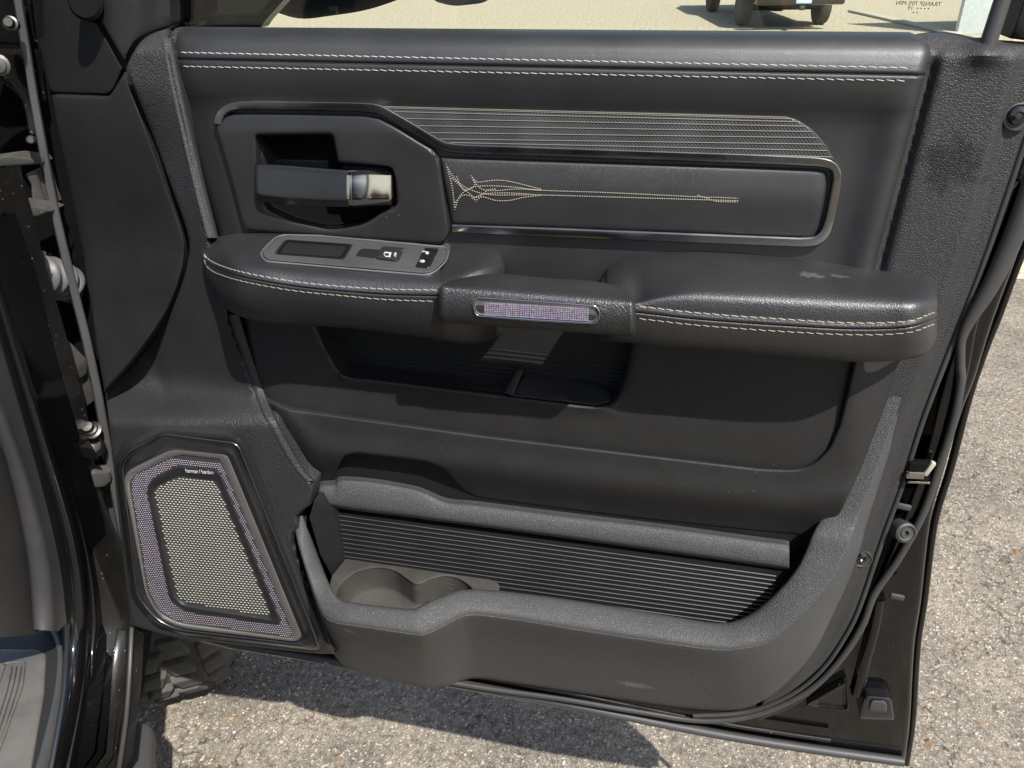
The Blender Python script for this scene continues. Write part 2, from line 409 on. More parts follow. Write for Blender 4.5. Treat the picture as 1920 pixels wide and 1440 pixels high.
def surf(name, W, mat, parent, closed_v=False, caps=False, kind=None, label=None, angle=50, skip=None):
    """a smooth skin over a grid of places W[u, v]"""
    nu, nv = W.shape[:2]
    bm = bmesh.new()
    bv = [[bm.verts.new(W[i, j]) for j in range(nv)] for i in range(nu)]
    for i in range(nu-1):
        for j in range(nv if closed_v else nv-1):
            if skip is not None and skip[i, j]: continue
            bm.faces.new((bv[i][j], bv[i][(j+1) % nv], bv[i+1][(j+1) % nv], bv[i+1][j]))
    if caps:
        bm.faces.new(bv[0]); bm.faces.new(bv[-1][::-1])
    bmesh.ops.remove_doubles(bm, verts=bm.verts, dist=1e-6)
    bmesh.ops.recalc_face_normals(bm, faces=bm.faces)
    bm.normal_update()
    if not caps: flip_towards_eye(bm)
    return finish(bm, name, mat, parent, kind, label, angle, recalc=False)
def loft(rows, nu=8, nv=4):
    """rows[station][point] = (x, y, d); returns a fine grid of places"""
    A = np.array(rows, float)
    W = P(A[..., 0], A[..., 1], A[..., 2])
    W = np.stack([cr(W[:, j], nu) for j in range(W.shape[1])], 1)
    W = np.stack([cr(W[i], nv) for i in range(W.shape[0])], 0)
    return W
def tube(name, pts, rad, mat, parent, n=10, kind=None, label=None, flat=1.0, closed=False, caps=True, updir=(0, -1, 0)):
    pts = np.asarray(pts, float); k = len(pts)
    rad = np.broadcast_to(np.asarray(rad, float), (k,))
    bm = bmesh.new(); rings = []
    for i in range(k):
        if closed: t = pts[(i+1) % k]-pts[i-1]
        else: t = pts[min(i+1, k-1)]-pts[max(i-1, 0)]
        t = Vector(t).normalized(); u = Vector(updir)
        if abs(t.dot(u)) > .95: u = Vector((1, 0, 0))
        s = t.cross(u).normalized(); q = s.cross(t).normalized()
        rings.append([bm.verts.new(Vector(pts[i])+s*math.cos(2*math.pi*j/n)*rad[i]+q*math.sin(2*math.pi*j/n)*rad[i]*flat) for j in range(n)])
    for i in range(k if closed else k-1):
        a, b = rings[i], rings[(i+1) % k]
        for j in range(n): bm.faces.new((a[j], a[(j+1) % n], b[(j+1) % n], b[j]))
    if caps and not closed:
        bm.faces.new(rings[0][::-1]); bm.faces.new(rings[-1])
    return finish(bm, name, mat, parent, kind, label, 50)
def box(bm, c, sx, sy, sz, rot=None, bev=0.0, taper=1.0):
    """a bevelled block added to bm"""
    t = bmesh.new()
    r = bmesh.ops.create_cube(t, size=1.0)
    for v in t.verts:
        k = taper if v.co.z > 0 else 1.0
        v.co = Vector((v.co.x*sx*k, v.co.y*sy*k, v.co.z*sz))
    if bev: bmesh.ops.bevel(t, geom=t.edges[:], offset=bev, segments=2, affect='EDGES', profile=.5)
    m = Matrix.Translation(Vector(c)) @ (rot.to_4x4() if rot else Matrix.Identity(4))
    bmesh.ops.transform(t, matrix=m, verts=t.verts)
    me = bpy.data.meshes.new('t'); t.to_mesh(me); t.free(); bm.from_mesh(me); bpy.data.meshes.remove(me)
def lathe(name, prof, c, axis, mat, parent, n=24, kind=None, label=None):
    """turned shape: prof = [(radius, along)]"""
    ax = Vector(axis).normalized(); q = ax.to_track_quat('Z', 'Y')
    bm = bmesh.new(); rings = []
    for r_, h in prof:
        rings.append([bm.verts.new(Vector(c)+q @ Vector((max(r_, 1e-5)*math.cos(2*math.pi*j/n), max(r_, 1e-5)*math.sin(2*math.pi*j/n), h))) for j in range(n)])
    for a, b in zip(rings, rings[1:]):
        for j in range(n): bm.faces.new((a[j], a[(j+1) % n], b[(j+1) % n], b[j]))
    bm.faces.new(rings[0][::-1]); bm.faces.new(rings[-1])
    bmesh.ops.remove_doubles(bm, verts=bm.verts, dist=1e-5)
    return finish(bm, name, mat, parent, kind, label, 40)
def stitches(name, pts, nrm, mat, parent, length=.0085, gap=.0022, w=.0011, lift=.0006, slant=.12):
    """a row of thread stitches along a line on a surface"""
    pts = np.asarray(pts, float); nrm = np.asarray(nrm, float)
    seg = np.linalg.norm(np.diff(pts, axis=0), axis=1); s = np.concatenate([[0], np.cumsum(seg)])
    at = lambda q, A: np.array([np.interp(q, s, A[:, k]) for k in range(3)])
    bm = bmesh.new(); q = gap
    while q+length < s[-1]:
        a, b = at(q, pts), at(q+length, pts); nn = Vector(at(q+length/2, nrm)).normalized()
        a, b = Vector(a), Vector(b); t = (b-a).normalized(); side = nn.cross(t).normalized()
        sl_ = side*(slant*length*(.7+.6*random.random()))
        a2, b2 = a+sl_*.5, b-sl_*.5; mid = (a2+b2)/2
        ring = []
        for p, k, hgt in ((a2, .45, -.0002), (a2.lerp(mid, .4), 1, lift), (b2.lerp(mid, .4), 1, lift), (b2, .45, -.0002)):
            ring.append([bm.verts.new(p+nn*hgt+side*w*k*math.cos(g)+nn*w*.75*k*math.sin(g)) for g in (0, 1.257, 2.513, 3.77, 5.03)])
        for r1, r2 in zip(ring, ring[1:]):
            for j in range(5): bm.faces.new((r1[j], r1[(j+1) % 5], r2[(j+1) % 5], r2[j]))
        bm.faces.new(ring[0][::-1]); bm.faces.new(ring[-1])
        q += length+gap
    return finish(bm, name, mat, parent, 'stuff', None, 60)
def grid_normals(W):
    du = np.gradient(W, axis=0); dv = np.gradient(W, axis=1)
    n = np.cross(du, dv); n /= (np.linalg.norm(n, axis=2)[..., None]+1e-12)
    s = np.sign(np.sum(n*(EYE-W), axis=2)); s[s == 0] = 1
    return n*s[..., None]
def lettering(name, text, px, py, d, size, mat, parent, ang=0.0, mirror=False, depth=.0004, squash=1.0, frame=None):
    """raised or printed writing lying on the door plane"""
    cu = bpy.data.curves.new(name, 'FONT'); cu.body = text; cu.size = size; cu.extrude = depth; cu.align_x = 'CENTER'; cu.align_y = 'CENTER'
    cu.resolution_u = 2
    tmp = bpy.data.objects.new('tmp', cu); COL.objects.link(tmp)
    dg = bpy.context.evaluated_depsgraph_get()
    me = bpy.data.meshes.new_from_object(tmp.evaluated_get(dg)); me.name = name
    bpy.data.objects.remove(tmp); bpy.data.curves.remove(cu)
    c = Vector(P(px, py, d))
    if frame is None:
        X = (Vector(P(px+10, py+10*math.tan(ang), d))-c).normalized(); n = Vector((0, -1, 0)); Y = n.cross(X)
    else: X, Y, n = frame
    if mirror: X = -X
    m = Matrix(((X.x, Y.x, n.x, c.x), (X.y, Y.y, n.y, c.y), (X.z, Y.z, n.z, c.z), (0, 0, 0, 1)))
    me.transform(m @ Matrix.Diagonal((squash, 1, 1, 1)))
    me.materials.clear()
    return link(name, me, mat, parent)
def lerp(a, b, t): return a+(b-a)*t
def sstep(a, b, x):
    t = np.clip((np.asarray(x, float)-a)/(b-a), 0, 1); return t*t*(3-2*t)

# ================================================================== the setting
def quad(name, x0, x1, y0, y1, z, mat):
    bm = bmesh.new()
    bm.faces.new([bm.verts.new(p) for p in ((x0, y0, z), (x1, y0, z), (x1, y1, z), (x0, y1, z))])
    o = finish(bm, name, mat, None); o['kind'] = 'structure'; return o
quad('ground', -150, 150, -60, 300, 0.0, 'ground')
def grit(n, name, zs_, rmin, rmax, mat_, seed):
    g_ = np.random.default_rng(seed)
    x = g_.uniform(-1.7, 2.4, n); y = g_.uniform(.05, 3.2, n)**1.0; r_ = rmin+(rmax-rmin)*g_.random(n)**2.5
    base = np.array([(1, 0, 0), (.3, .9, 0), (-.8, .6, 0), (-.8, -.6, 0), (.3, -.9, 0), (0, 0, .75)])
    a = g_.uniform(0, 6.28, n); c_, s_ = np.cos(a), np.sin(a)
    V = np.zeros((n, 6, 3)); st = g_.uniform(.6, 1.2, (n, 3))
    b_ = base[None]*st[:, None, :]*(1+g_.uniform(-.25, .25, (n, 6, 1)))
    V[..., 0] = x[:, None]+r_[:, None]*(b_[..., 0]*c_[:, None]-b_[..., 1]*s_[:, None])
    V[..., 1] = y[:, None]+r_[:, None]*(b_[..., 0]*s_[:, None]+b_[..., 1]*c_[:, None])
    V[..., 2] = -.0004+r_[:, None]*b_[..., 2]
    F = np.array([(0, 1, 5), (1, 2, 5), (2, 3, 5), (3, 4, 5), (4, 0, 5)])
    T = (F[None]+(np.arange(n)*6)[:, None, None]).reshape(-1, 3)
    me = bpy.data.meshes.new(name); me.from_pydata(V.reshape(-1, 3).tolist(), [], T.tolist())
    o = link(name, me, mat_); o['kind'] = 'stuff'; o['label'] = 'loose stone grit strewn over the pale pavement'; o['category'] = 'grit'
    return o
grit(60000, 'grit', 0, .0016, .0078, 'grit', 3)
M('litter', (.16, .095, .045), .8, spec=.2, var=.5)
lt_ = grit(260, 'leaf_litter', 0, .004, .016, 'litter', 9); lt_['label'] = 'dry brown leaf crumbs scattered on the pavement'; lt_['category'] = 'leaf litter'
quad('gravel_lot', -150, 150, 4.5, 300, 0.004, 'gravel_far')

# ================================================================== the open door
door = empty('truck_door', P(900, 1300, -.05), 'open black front door of the near truck showing its inner panel, armrest and speaker', 'door')

# --- painted shell
edge_in = [(1700, 70), (1960, 75), (1960, 320)]
shell_out = cr([(2005, 120), (1988, 210), (1935, 400), (1862, 600), (1827, 711), (1804, 769), (1772, 874), (1744, 979), (1727, 1125), (1714, 1212), (1706, 1352), (1697, 1424)], 4)
shell_bot = [(1690, 1434), (1480, 1404), (1300, 1374), (1000, 1318), (640, 1250), (430, 1216), (250, 1178), (220, 1100), (200, 900), (150, 600), (90, 300), (66, 130)]
sheet('door_shell', np.vstack([shell_out, np.array(shell_bot, float)]), 'paint', door, d=lambda x, y: -.045-.07*sstep(420, 240, x), step=30, rp=10, rd=.008, skirt=.05)
# inner return flange carrying the latch
fl = cr([(1900, 340), (1845, 490), (1800, 620), (1770, 720), (1735, 860), (1700, 960), (1665, 1050), (1625, 1150), (1575, 1235), (1500, 1300), (1420, 1340)], 4)
fl2 = cr([(1950, 340), (1880, 480), (1835, 600), (1815, 700), (1790, 800), (1762, 890), (1735, 965), (1690, 1052), (1645, 1120), (1622, 1180), (1578, 1245), (1500, 1318), (1420, 1352)], 4)
sheet('door_flange', np.vstack([fl, fl2[::-1]]), 'paint', door, d=-.020, step=20, rp=5, rd=.003, skirt=.03)

# --- rubber weatherstrip around the rear and lower edge
ws = cr([(1968, 250), (1905, 430), (1860, 530), (1808, 620), (1801, 676), (1802, 717), (1787, 793), (1759, 880), (1731, 962), (1684, 1049), (1640, 1113), (1617, 1172), (1573, 1240), (1512, 1298), (1420, 1340), (1320, 1352), (1200, 1335), (1050, 1310), (870, 1284), (640, 1240)], 6)
wd = np.interp(np.arange(len(ws)), [0, 20, 40, len(ws)-1], [-.01, -.01, -.012, -.02])
tube('weatherstrip', P(ws[:, 0], ws[:, 1], wd), np.interp(ws[:, 1], [250, 480, 560, 640, 2000], [.012, .012, .010, .0055, .0055]), 'rubber', door, n=12, flat=.8)
bs = cr([(1694, 1428), (1480, 1398), (1300, 1368), (1000, 1308), (640, 1242), (430, 1206)], 6)
tube('lower_seal', P(bs[:, 0], bs[:, 1], np.full(len(bs), -.035)), .009, 'rubber', door, n=10)
bs2 = bs+np.array([0, -22])
tube('lower_bead', P(bs2[4:, 0], bs2[4:, 1], np.full(len(bs2)-4, -.030)), .0045, 'paint_dusty', door, n=8)
es = cr([(1960, 360), (1905, 500), (1872, 590), (1848, 650), (1816, 745), (1783, 874), (1752, 979), (1733, 1125), (1720, 1212), (1711, 1352), (1699, 1432)], 6)
tube('outer_skin_edge', P(es[:, 0], es[:, 1], np.full(len(es), -.075)), .006, 'paint', door, n=8)

# --- latch, bumper, slots, block on the flange
bm = bmesh.new()
c = Vector(P(1722, 884, -.012)); q = Matrix.Rotation(R(-4), 3, 'Y')
box(bm, c, .030, .012, .036, q, .002)
finish(bm, 'latch', 'black', door)  # black block stands in for the dark of the latch opening
bm = bmesh.new()
box(bm, Vector(P(1716, 890, -.004)), .024, .006, .012, q, .002); box(bm, Vector(P(1722, 903, -.004)), .030, .006, .004, q, .0015)
finish(bm, 'latch_claw', 'chrome_smoke', door)
bm = bmesh.new(); box(bm, Vector(P(1742, 878, -.006)), .007, .008, .024, Matrix.Rotation(R(18), 3, 'Y'), .002)
finish(bm, 'latch_guide', 'latch_plastic', door)
c = P(1694, 996, -.012)
lathe('bump_stop', [(.016, -.012), (.016, .004), (.0155, .008), (.0125, .010), (.0115, .008), (.0085, .007), (.0075, .009), (.004, .009), (.003, .004), (0, .004)], c, (.25, -1, .35), 'rubber_dark', door)
for (x, y, a) in ((1694, 950, 8), (1682, 1119, 6)):
    bm = bmesh.new(); box(bm, Vector(P(x, y, -.016)), .022, .006, .010, Matrix.Rotation(R(a), 3, 'Y'), .003); finish(bm, 'drain_plug', 'rubber', door)
sheet('corner_block', rpoly([(1620, 1302, 10), (1672, 1306, 10), (1678, 1352, 8), (1608, 1350, 14)]), 'gloss', door, d=-.022, step=12, rp=8, rd=.008, skirt=.03)
sheet('block_pad', rpoly([(1632, 1313, 8), (1662, 1315, 8), (1664, 1336, 8), (1628, 1334, 8)]), 'rubber', door, d=-.018, step=12, rp=4, rd=.003, skirt=.006)
sheet('stamped_recess', rpoly([(1588, 1278, 6), (1590, 1332, 8), (1508, 1324, 10)]), 'paint_dusty', door, d=-.036, step=12, rp=6, rd=-.006, skirt=.012)
tri = rpoly([(1588, 1278, 6), (1590, 1332, 8), (1508, 1324, 10)])
tube('recess_rim', P(tri[:, 0], tri[:, 1], np.full(len(tri), -.036)), .002, 'gloss', door, n=6, closed=True)
rb = cr([(1648, 1120), (1640, 1170), (1622, 1240), (1606, 1300)], 5)
tube('stamped_rib', P(rb[:, 0], rb[:, 1], np.full(len(rb), -.040)), .010, 'paint', door, n=10)

# --- moulded carrier, rear margin
xc = lambda y: np.interp(y, [60, 130, 460, 720, 870, 1100, 1300], [1915, 1893, 1800, 1712, 1655, 1582, 1480])
c2 = np.vstack([cr([(1716, 72), (1760, 66), (1800, 68), (1860, 79), (1960, 86)], 4), [(1962, 130)],
                cr([(1921, 250), (1843, 480), (1789, 620), (1731, 769), (1705, 848), (1689, 903), (1654, 997), (1636, 1049), (1605, 1140), (1579, 1192), (1538, 1250), (1480, 1298), (1430, 1322)], 4),
                [(1420, 1250), (1480, 1000), (1540, 700), (1580, 500)]])
def d_rear(x, y):
    xp = np.interp(y, [80, 100, 500], [1748, 1750, 1646])
    return .002-.010*np.exp(-((x-xp-3)/12)**2)*sstep(80, 130, y)*sstep(540, 500, y)-.010*sstep(0, 26, x-xc(y)) - .03*sstep(110, 60, y) + .012*np.exp(-((x-1850)/34)**2-((y-92)/26)**2)
rear = sheet('rear_trim', c2, 'trim_grain_stain_shadow', door, d=d_rear, step=7, rp=7, rd=.006, skirt=.03)
pe = cr([(1926, 252), (1848, 482), (1794, 622), (1736, 771), (1710, 850), (1693, 905), (1659, 999), (1641, 1051), (1610, 1142), (1584, 1194), (1543, 1253), (1485, 1301), (1400, 1335), (1300, 1342)], 4)
tube('trim_piping', P(pe[:, 0], pe[:, 1], np.full(len(pe), -.016)), .0042, 'rubber_dark', door, n=8)
for (x, y) in ((1909, 216), (1616, 1044)):
    c = P(x, y, -.004)
    s = lathe('screw', [(.0105, -.006), (.0105, .001), (.009, .0035), (.0045, .005), (.003, .0035), (0, .0035)], c, (0, -1, .1), 'gloss', rear, n=18)
    c = P(x, y+3, -.006)
    lathe('screw_seat', [(.015, -.004), (.0152, .002), (.0135, .0026), (.0125, .001), (0, .001)], c, (0, -1, .1), 'rubber_dark', rear, n=20)

# --- lock rod and its grommet
a = np.array(P(1852, 84, -.012)); b = a+np.array([.006, .004, .075])
lk = lathe('lock_knob', [(.0085, -.02), (.0085, .03), (.0083, .048), (.0095, .049), (.0095, .053), (.0083, .054), (.0083, .058), (.0095, .059), (.0095, .063), (.008, .064), (.008, .085), (.006, .09)], a, b-a, 'rubber', door, n=20)
lathe('grommet', [(.020, -.01), (.021, .0), (.019, .003), (.010, .004)], a+np.array([0, 0, -.003]), (.05, -.3, 1), 'rubber_dark', lk, n=24)

# --- moulded carrier, hinge side (with the speaker set in it)
c1 = np.vstack([cr([(236, 130), (247, 104), (266, 76), (292, 60), (322, 53), (348, 51)], 4), [(330, 80)],
                cr([(321, 100), (330, 150), (350, 235), (384, 380), (398, 440), (405, 520), (440, 600), (470, 690), (500, 772), (530, 830), (562, 885), (588, 908)], 4),
                [(584, 945), (556, 968), (566, 1010), (600, 1140), (628, 1226), (600, 1226), (340, 1198), (290, 1186), (246, 1172)],
                cr([(232, 1060), (218, 930), (208, 830), (198, 738)], 3),
                cr([(206, 727), (240, 692), (282, 640), (320, 582), (345, 520), (355, 470), (350, 432), (325, 360), (285, 250), (252, 165)], 4)])
def d_front(x, y):
    near = np.interp(y, [50, 440, 600, 780, 1200], [322, 398, 440, 505, 620])
    d = .024+0*x
    d = d-.026*sstep(-12, -2, x-near)*sstep(800, 750, y)                       # step down to the pad, its wall facing the sun
    d = d-.075*np.clip((near-12-x)/170, 0, 1)*sstep(150, 300, y)*sstep(800, 700, y)   # turns away towards the hinge
    d = d-.040*sstep(100, 52, y)                            # rolls over at the belt line
    d = d+.048*sstep(725, 800, y)                           # swells out around the loudspeaker
    d = d-.045*sstep(0, 7, x-np.interp(y, [975, 1116, 1217], [536, 584, 626]))*sstep(985, 1030, y)
    d = d-.020*sstep(90, -20, x-np.interp(y, [700, 830, 1180], [205, 215, 245]))*sstep(650, 760, y)
    return d
spk_out = rpoly([(214, 862, 12), (230, 829, 10), (301, 791, 16), (440, 801, 20), (466, 818, 14), (579, 1116), (616, 1212, 8), (596, 1221, 6), (340, 1192, 14), (291, 1178, 16), (244, 1120, 20)])
front = sheet('front_trim', c1, 'trim_grain', door, d=d_front, step=8, rp=6, rd=.006, skirt=.03)
# grainy lip by the pad, its upper run in paler plastic to look sunlit
for (x, y) in ((1, 1),):
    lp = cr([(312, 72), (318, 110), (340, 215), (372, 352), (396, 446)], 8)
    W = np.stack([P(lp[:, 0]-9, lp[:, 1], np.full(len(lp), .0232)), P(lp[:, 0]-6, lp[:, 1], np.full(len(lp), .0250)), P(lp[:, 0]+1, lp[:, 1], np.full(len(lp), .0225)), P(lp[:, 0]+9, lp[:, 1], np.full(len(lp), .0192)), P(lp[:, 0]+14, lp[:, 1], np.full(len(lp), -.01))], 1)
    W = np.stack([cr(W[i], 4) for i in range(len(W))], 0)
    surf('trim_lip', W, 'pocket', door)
    lp = cr([(438, 590), (450, 632), (468, 686), (496, 764), (524, 822), (554, 874), (578, 902)], 8)
    dl = d_front(lp[:, 0]-16, lp[:, 1])
    W = np.stack([P(lp[:, 0]+o, lp[:, 1], dl+e_) for o, e_ in ((-10, -.003), (-6, .0005), (-1, .0008), (5, -.0015), (11, -.006), (13, -.03))], 1)
    W = np.stack([cr(W[i], 4) for i in range(len(W))], 0)
    surf('trim_lip', W, 'trim_grain', door)

# --- concave front cover beside the hinge
c3 = np.vstack([[(97, 179), (198, 182)], cr([(206, 179), (214, 168), (234, 135)], 3), cr([(245, 168), (277, 252), (316, 362), (341, 434), (346, 470), (338, 520), (314, 580), (277, 638), (236, 689), (204, 724), (196, 736)], 4),
                cr([(180, 640), (160, 500), (140, 400), (118, 290), (104, 220)], 3)])
def d_cover(x, y):
    edge = np.interp(y, [130, 250, 430, 470, 580, 690, 740], [234, 283, 347, 351, 316, 237, 196])
    return .008-.045*sstep(130, 330, y)*sstep(760, 560, y)*0-.012*sstep(200, 420, y)*sstep(800, 600, y)-.075*np.clip((edge-x)/240, 0, 1)**1.15
sheet('front_cover', c3, 'cover', door, d=d_cover, step=14, rp=5, rd=.005, skirt=.03)
sheet('shut_gap_shade', np.array([(10, -80), (320, -80), (320, 50), (240, 200), (180, 700), (100, 400)], float), 'black', door, d=-.10, step=40, rp=0, skirt=.02)  # black sheet put in for the darkness of the gap
# --- trim at the foot of the window pillar
c4 = rpoly([(80, -60), (80, 73), (71, 74), (92, 168, 8), (99, 174, 4), (203, 177, 10), (214, 166, 6), (230, 128, 4), (176, 34), (140, -60)])
sheet('sail_cover', c4, 'smooth_dark', door, d=lambda x, y: -.004-.06*np.clip((235-x)/160, 0, 1), step=14, rp=4, rd=.004, skirt=.03)
c5 = np.vstack([[(140, -60), (318, -60), (322, 48)], cr([(300, 56), (262, 72), (244, 94), (234, 116)], 3), [(184, 30)]])
sheet('sail_trim', c5, 'trim_fine', door, d=lambda x, y: .006-.035*sstep(240, 320, x)-.02*sstep(225, 180, x), step=12, rp=5, rd=.005, skirt=.03)
k = lathe('sail_knob', [(.022, -.02), (.022, .0), (.018, .004), (0, .004)], P(160, 5, .0), (.3, -1, .2), 'black', door, n=22)

# --- leather pad below the window
tv = np.array([   # (left y, right y, d)
    (50, 60, -.048), (52, 62, -.038), (55, 66, -.022), (64, 76, -.006), (78, 95, .006), (90, 115, .0115), (98, 128, .0140), (105, 135, .0150), (109, 139, .0142), (111.5, 141.5, .0118), (114, 144, .0142), (118, 147, .0150), (124, 152, .0150),
    (146, 176, .0130), (172, 200, .0085), (196, 222, .003), (230, 256, .000), (340, 360, .000), (420, 440, .000), (560, 590, .000)])
tvf = cr(tv, 4)
us = np.concatenate([[0, .004, .009, .016, .026, .04], np.linspace(.06, .94, 40), [.955, .968, .978, .986, .993, 1]])
X = np.zeros((len(us), len(tvf))); Y = X.copy(); D = X.copy()
for j, (yl, yr, dd) in enumerate(tvf):
    xl = np.interp(yl, [48, 60, 100, 230, 440, 560], [352, 333, 325, 351, 412, 437])
    xr = np.interp(yr, [58, 70, 84, 100, 500, 590], [1700, 1730, 1742, 1745, 1640, 1632])
    X[:, j] = xl+(xr-xl)*us; Y[:, j] = yl+(yr-yl)*us
    e = np.minimum(us, 1-us)*1400
    D[:, j] = dd-.010*np.clip(1-e/(14 if False else 16), 0, 1)**2.4 + .010*sstep(90, 25, e)*sstep(120, 230, yl)*(us > .5)-.006*sstep(60, 10, e)*(us < .5)
PADW = P(X, Y, D)
bez_gap = np.array([(436, 232), (700, 232), (790, 290), (810, 430), (480, 415)], float)
pad = surf('upper_pad', PADW, 'pad', door, angle=70, skip=inside(X, Y, bez_gap))
NRM = grid_normals(PADW)
for row in (6, 12):
    j = row*4
    stitches('stitching', PADW[2:-2, j], NRM[2:-2, j], 'thread_white', pad, length=.0092, gap=.0012, w=.00055, lift=.0003, slant=.13)
# piping in the seam
tube('piping', PADW[2:-2, 38]+NRM[2:-2, 38]*.0004, .0009, 'pad', pad, n=6)

# --- accent frame, inlay, pinstripes
frame_path = np.vstack([cr([(408, 232), (412, 217), (424, 205), (444, 199), (480, 197)], 4), cr([(600, 199), (690, 201), (716, 207)], 3), [(770, 238), (818, 267)], cr([(838, 276), (870, 279)], 3),
                        [(1100, 287), (1400, 297), (1530, 303)], cr([(1552, 306), (1566, 316), (1570, 335), (1566, 365)], 4), [(1557, 410)], cr([(1549, 436), (1532, 451), (1500, 454)], 4), [(1200, 442), (848, 428)]])
fp = resample(np.vstack([frame_path]), 12)[:-1]
# resample closes the loop: keep only the open part
def open_resample(p, step):
    s = np.concatenate([[0], np.cumsum(np.linalg.norm(np.diff(p, axis=0), axis=1))]); q = np.linspace(0, s[-1], int(s[-1]/step)+1)
    return np.stack([np.interp(q, s, p[:, 0]), np.interp(q, s, p[:, 1])], 1)
fp = open_resample(frame_path, 10)
tg = np.gradient(fp, axis=0); tg /= np.linalg.norm(tg, axis=1)[:, None]; nr = np.stack([-tg[:, 1], tg[:, 0]], 1)
prof = [(-9, -.004), (-9, .009), (-8, .0112), (-6, .0118), (5, .0118), (8, .0108), (9.5, .0085), (9.5, -.004)]
wid = np.interp(np.arange(len(fp)), [0, 6, len(fp)-20, len(fp)-1], [.8, 1, 1, .85])
W = np.stack([P(fp[:, 0]+nr[:, 0]*o*wid, fp[:, 1]+nr[:, 1]*o*wid, np.full(len(fp), dd)) for o, dd in prof], 1)
surf('accent_frame', W, 'metal_dark', door, angle=25)
il_l = cr([(706, 199), (724, 206), (776, 236), (824, 264), (842, 271)], 6)
il_r = cr([(1474, 219), (1496, 226), (1526, 247), (1550, 275), (1566, 301)], 6)
il = np.vstack([il_l[::-1], [(900, 205), (1200, 211)], il_r, [(1400, 294), (1100, 284)]])
inlay = sheet('accent_inlay', il, 'inlay', door, d=.008, step=16, rp=3, rd=.002, skirt=.01)
for f in np.linspace(.08, .92, 9):
    l = np.array([np.interp(f, np.linspace(0, 1, len(il_l)), il_l[:, k]) for k in (0, 1)])+np.array([8, 0])
    r = np.array([np.interp(f, np.linspace(0, 1, len(il_r)), il_r[:, k]) for k in (0, 1)])-np.array([4, 0])
    t = np.linspace(0, 1, 7)[:, None]; pp = l+(r-l)*t
    tube('pinstripe', P(pp[:, 0], pp[:, 1], np.full(7, .0083)), .00062, 'pinstripe', inlay, n=4)

# --- leather insert with embroidery
ins = rpoly([(824, 293, 4), (1525, 316), (1552, 319, 20), (1551, 350), (1536, 430), (1526, 449, 26), (1490, 446), (846, 420, 6)])
insert = sheet('insert_panel', ins, 'insert', door, d=lambda x, y: .005+.005*np.exp(-((y-(350+.04*(x-840)))/45)**2), step=16, rp=10, rd=.006, skirt=.012)
Z = lambda pts: [(780+x/2.2326, 200+y/2.2326) for x, y in pts]
curves = [[(127, 245), (160, 300), (210, 340), (270, 362), (330, 370), (400, 370), (520, 370), (800, 378), (1200, 390), (1345, 394)],
          [(162, 430), (180, 380), (210, 350), (250, 335), (320, 332), (420, 338), (520, 350), (800, 360), (1180, 378), (1260, 380), (1345, 384)],
          [(127, 245), (150, 330), (162, 430)], [(230, 290), (255, 315), (290, 313), (340, 308), (400, 315), (520, 345)],
          [(250, 398), (275, 378), (330, 392), (390, 393), (450, 380), (520, 372)], [(230, 290), (245, 330), (200, 350), (170, 295)],
          [(250, 398), (235, 375), (200, 345), (150, 300)], [(165, 400), (200, 370), (260, 380), (300, 350), (330, 345)], [(240, 310), (275, 345), (330, 352), (420, 345), (520, 350)],
          [(235, 385), (290, 365), (400, 362), (520, 371)], [(1180, 372), (1220, 385), (1260, 397), (1345, 399)], [(1345, 384), (1345, 399)]]
bm = bmesh.new()
for cv in curves:
    pp = open_resample(cr(Z(cv), 10), 4.4)
    for x, y in pp:
        dd = .005+.005*math.exp(-((y-(350+.04*(x-840)))/45)**2)
        c = Vector(P(x, y, dd+.0004)); r_ = .0010
        ring = [bm.verts.new(c+Vector((math.cos(g)*r_*1.1, 0, math.sin(g)*r_*.8))) for g in np.arange(6)*math.pi/3]
        tip = bm.verts.new(c+Vector((0, -.0009, 0)))
        for j in range(6): bm.faces.new((ring[j], ring[(j+1) % 6], tip))
finish(bm, 'embroidery', 'thread', insert, 'stuff', None, 80)

# --- inside door handle in its bezel
bez = np.vstack([cr([(404, 240), (408, 224), (420, 215), (440, 212)], 4), [(560, 213), (680, 216)], cr([(712, 222), (735, 234)], 3), [(780, 262)], cr([(812, 281), (823, 296)], 3), [(838, 400)], cr([(842, 432), (836, 448), (822, 458)], 4), [(640, 446), (457, 432), (430, 330)]])
bowl = rpoly([(480, 254, 6), (624, 252, 10), (634, 306, 8), (738, 312, 14), (745, 388, 12), (716, 396, 10), (686, 420, 20), (620, 431, 20), (548, 414, 10), (500, 392, 10), (484, 330)])
def d_bez(x, y):
    d = .0115+0*x
    d = d-.006*sstep(455, 478, x)*0
    d = d+.004*sstep(760, 815, x)*sstep(330, 420, y)
    d = d-.004*sstep(250, 215, y)
    return d
bezel = sheet('handle_bezel', bez, 'smooth', door, d=d_bez, holes=[bowl], step=11, rp=7, rd=.005, skirt=.014)
# recess bowl behind the handle
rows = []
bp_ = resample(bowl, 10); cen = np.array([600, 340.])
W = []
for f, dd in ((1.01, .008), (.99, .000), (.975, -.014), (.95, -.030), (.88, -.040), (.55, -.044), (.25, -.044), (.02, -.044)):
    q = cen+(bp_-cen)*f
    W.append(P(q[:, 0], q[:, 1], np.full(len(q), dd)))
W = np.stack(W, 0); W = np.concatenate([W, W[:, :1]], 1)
surf('handle_recess', W, 'black', door)  # near-black colour paints in the deep shade of the bowl
# little escutcheon around the pivot end
esc = rpoly([(636, 306, 8), (728, 312, 10), (742, 388, 10), (708, 396, 8), (700, 385), (640, 380)])
sheet('handle_escutcheon', rpoly([(640, 308, 8), (730, 315, 12), (744, 386, 12), (660, 392, 8)]), 'smooth_dark', door, d=-.008, step=10, rp=5, rd=.004, skirt=.02)
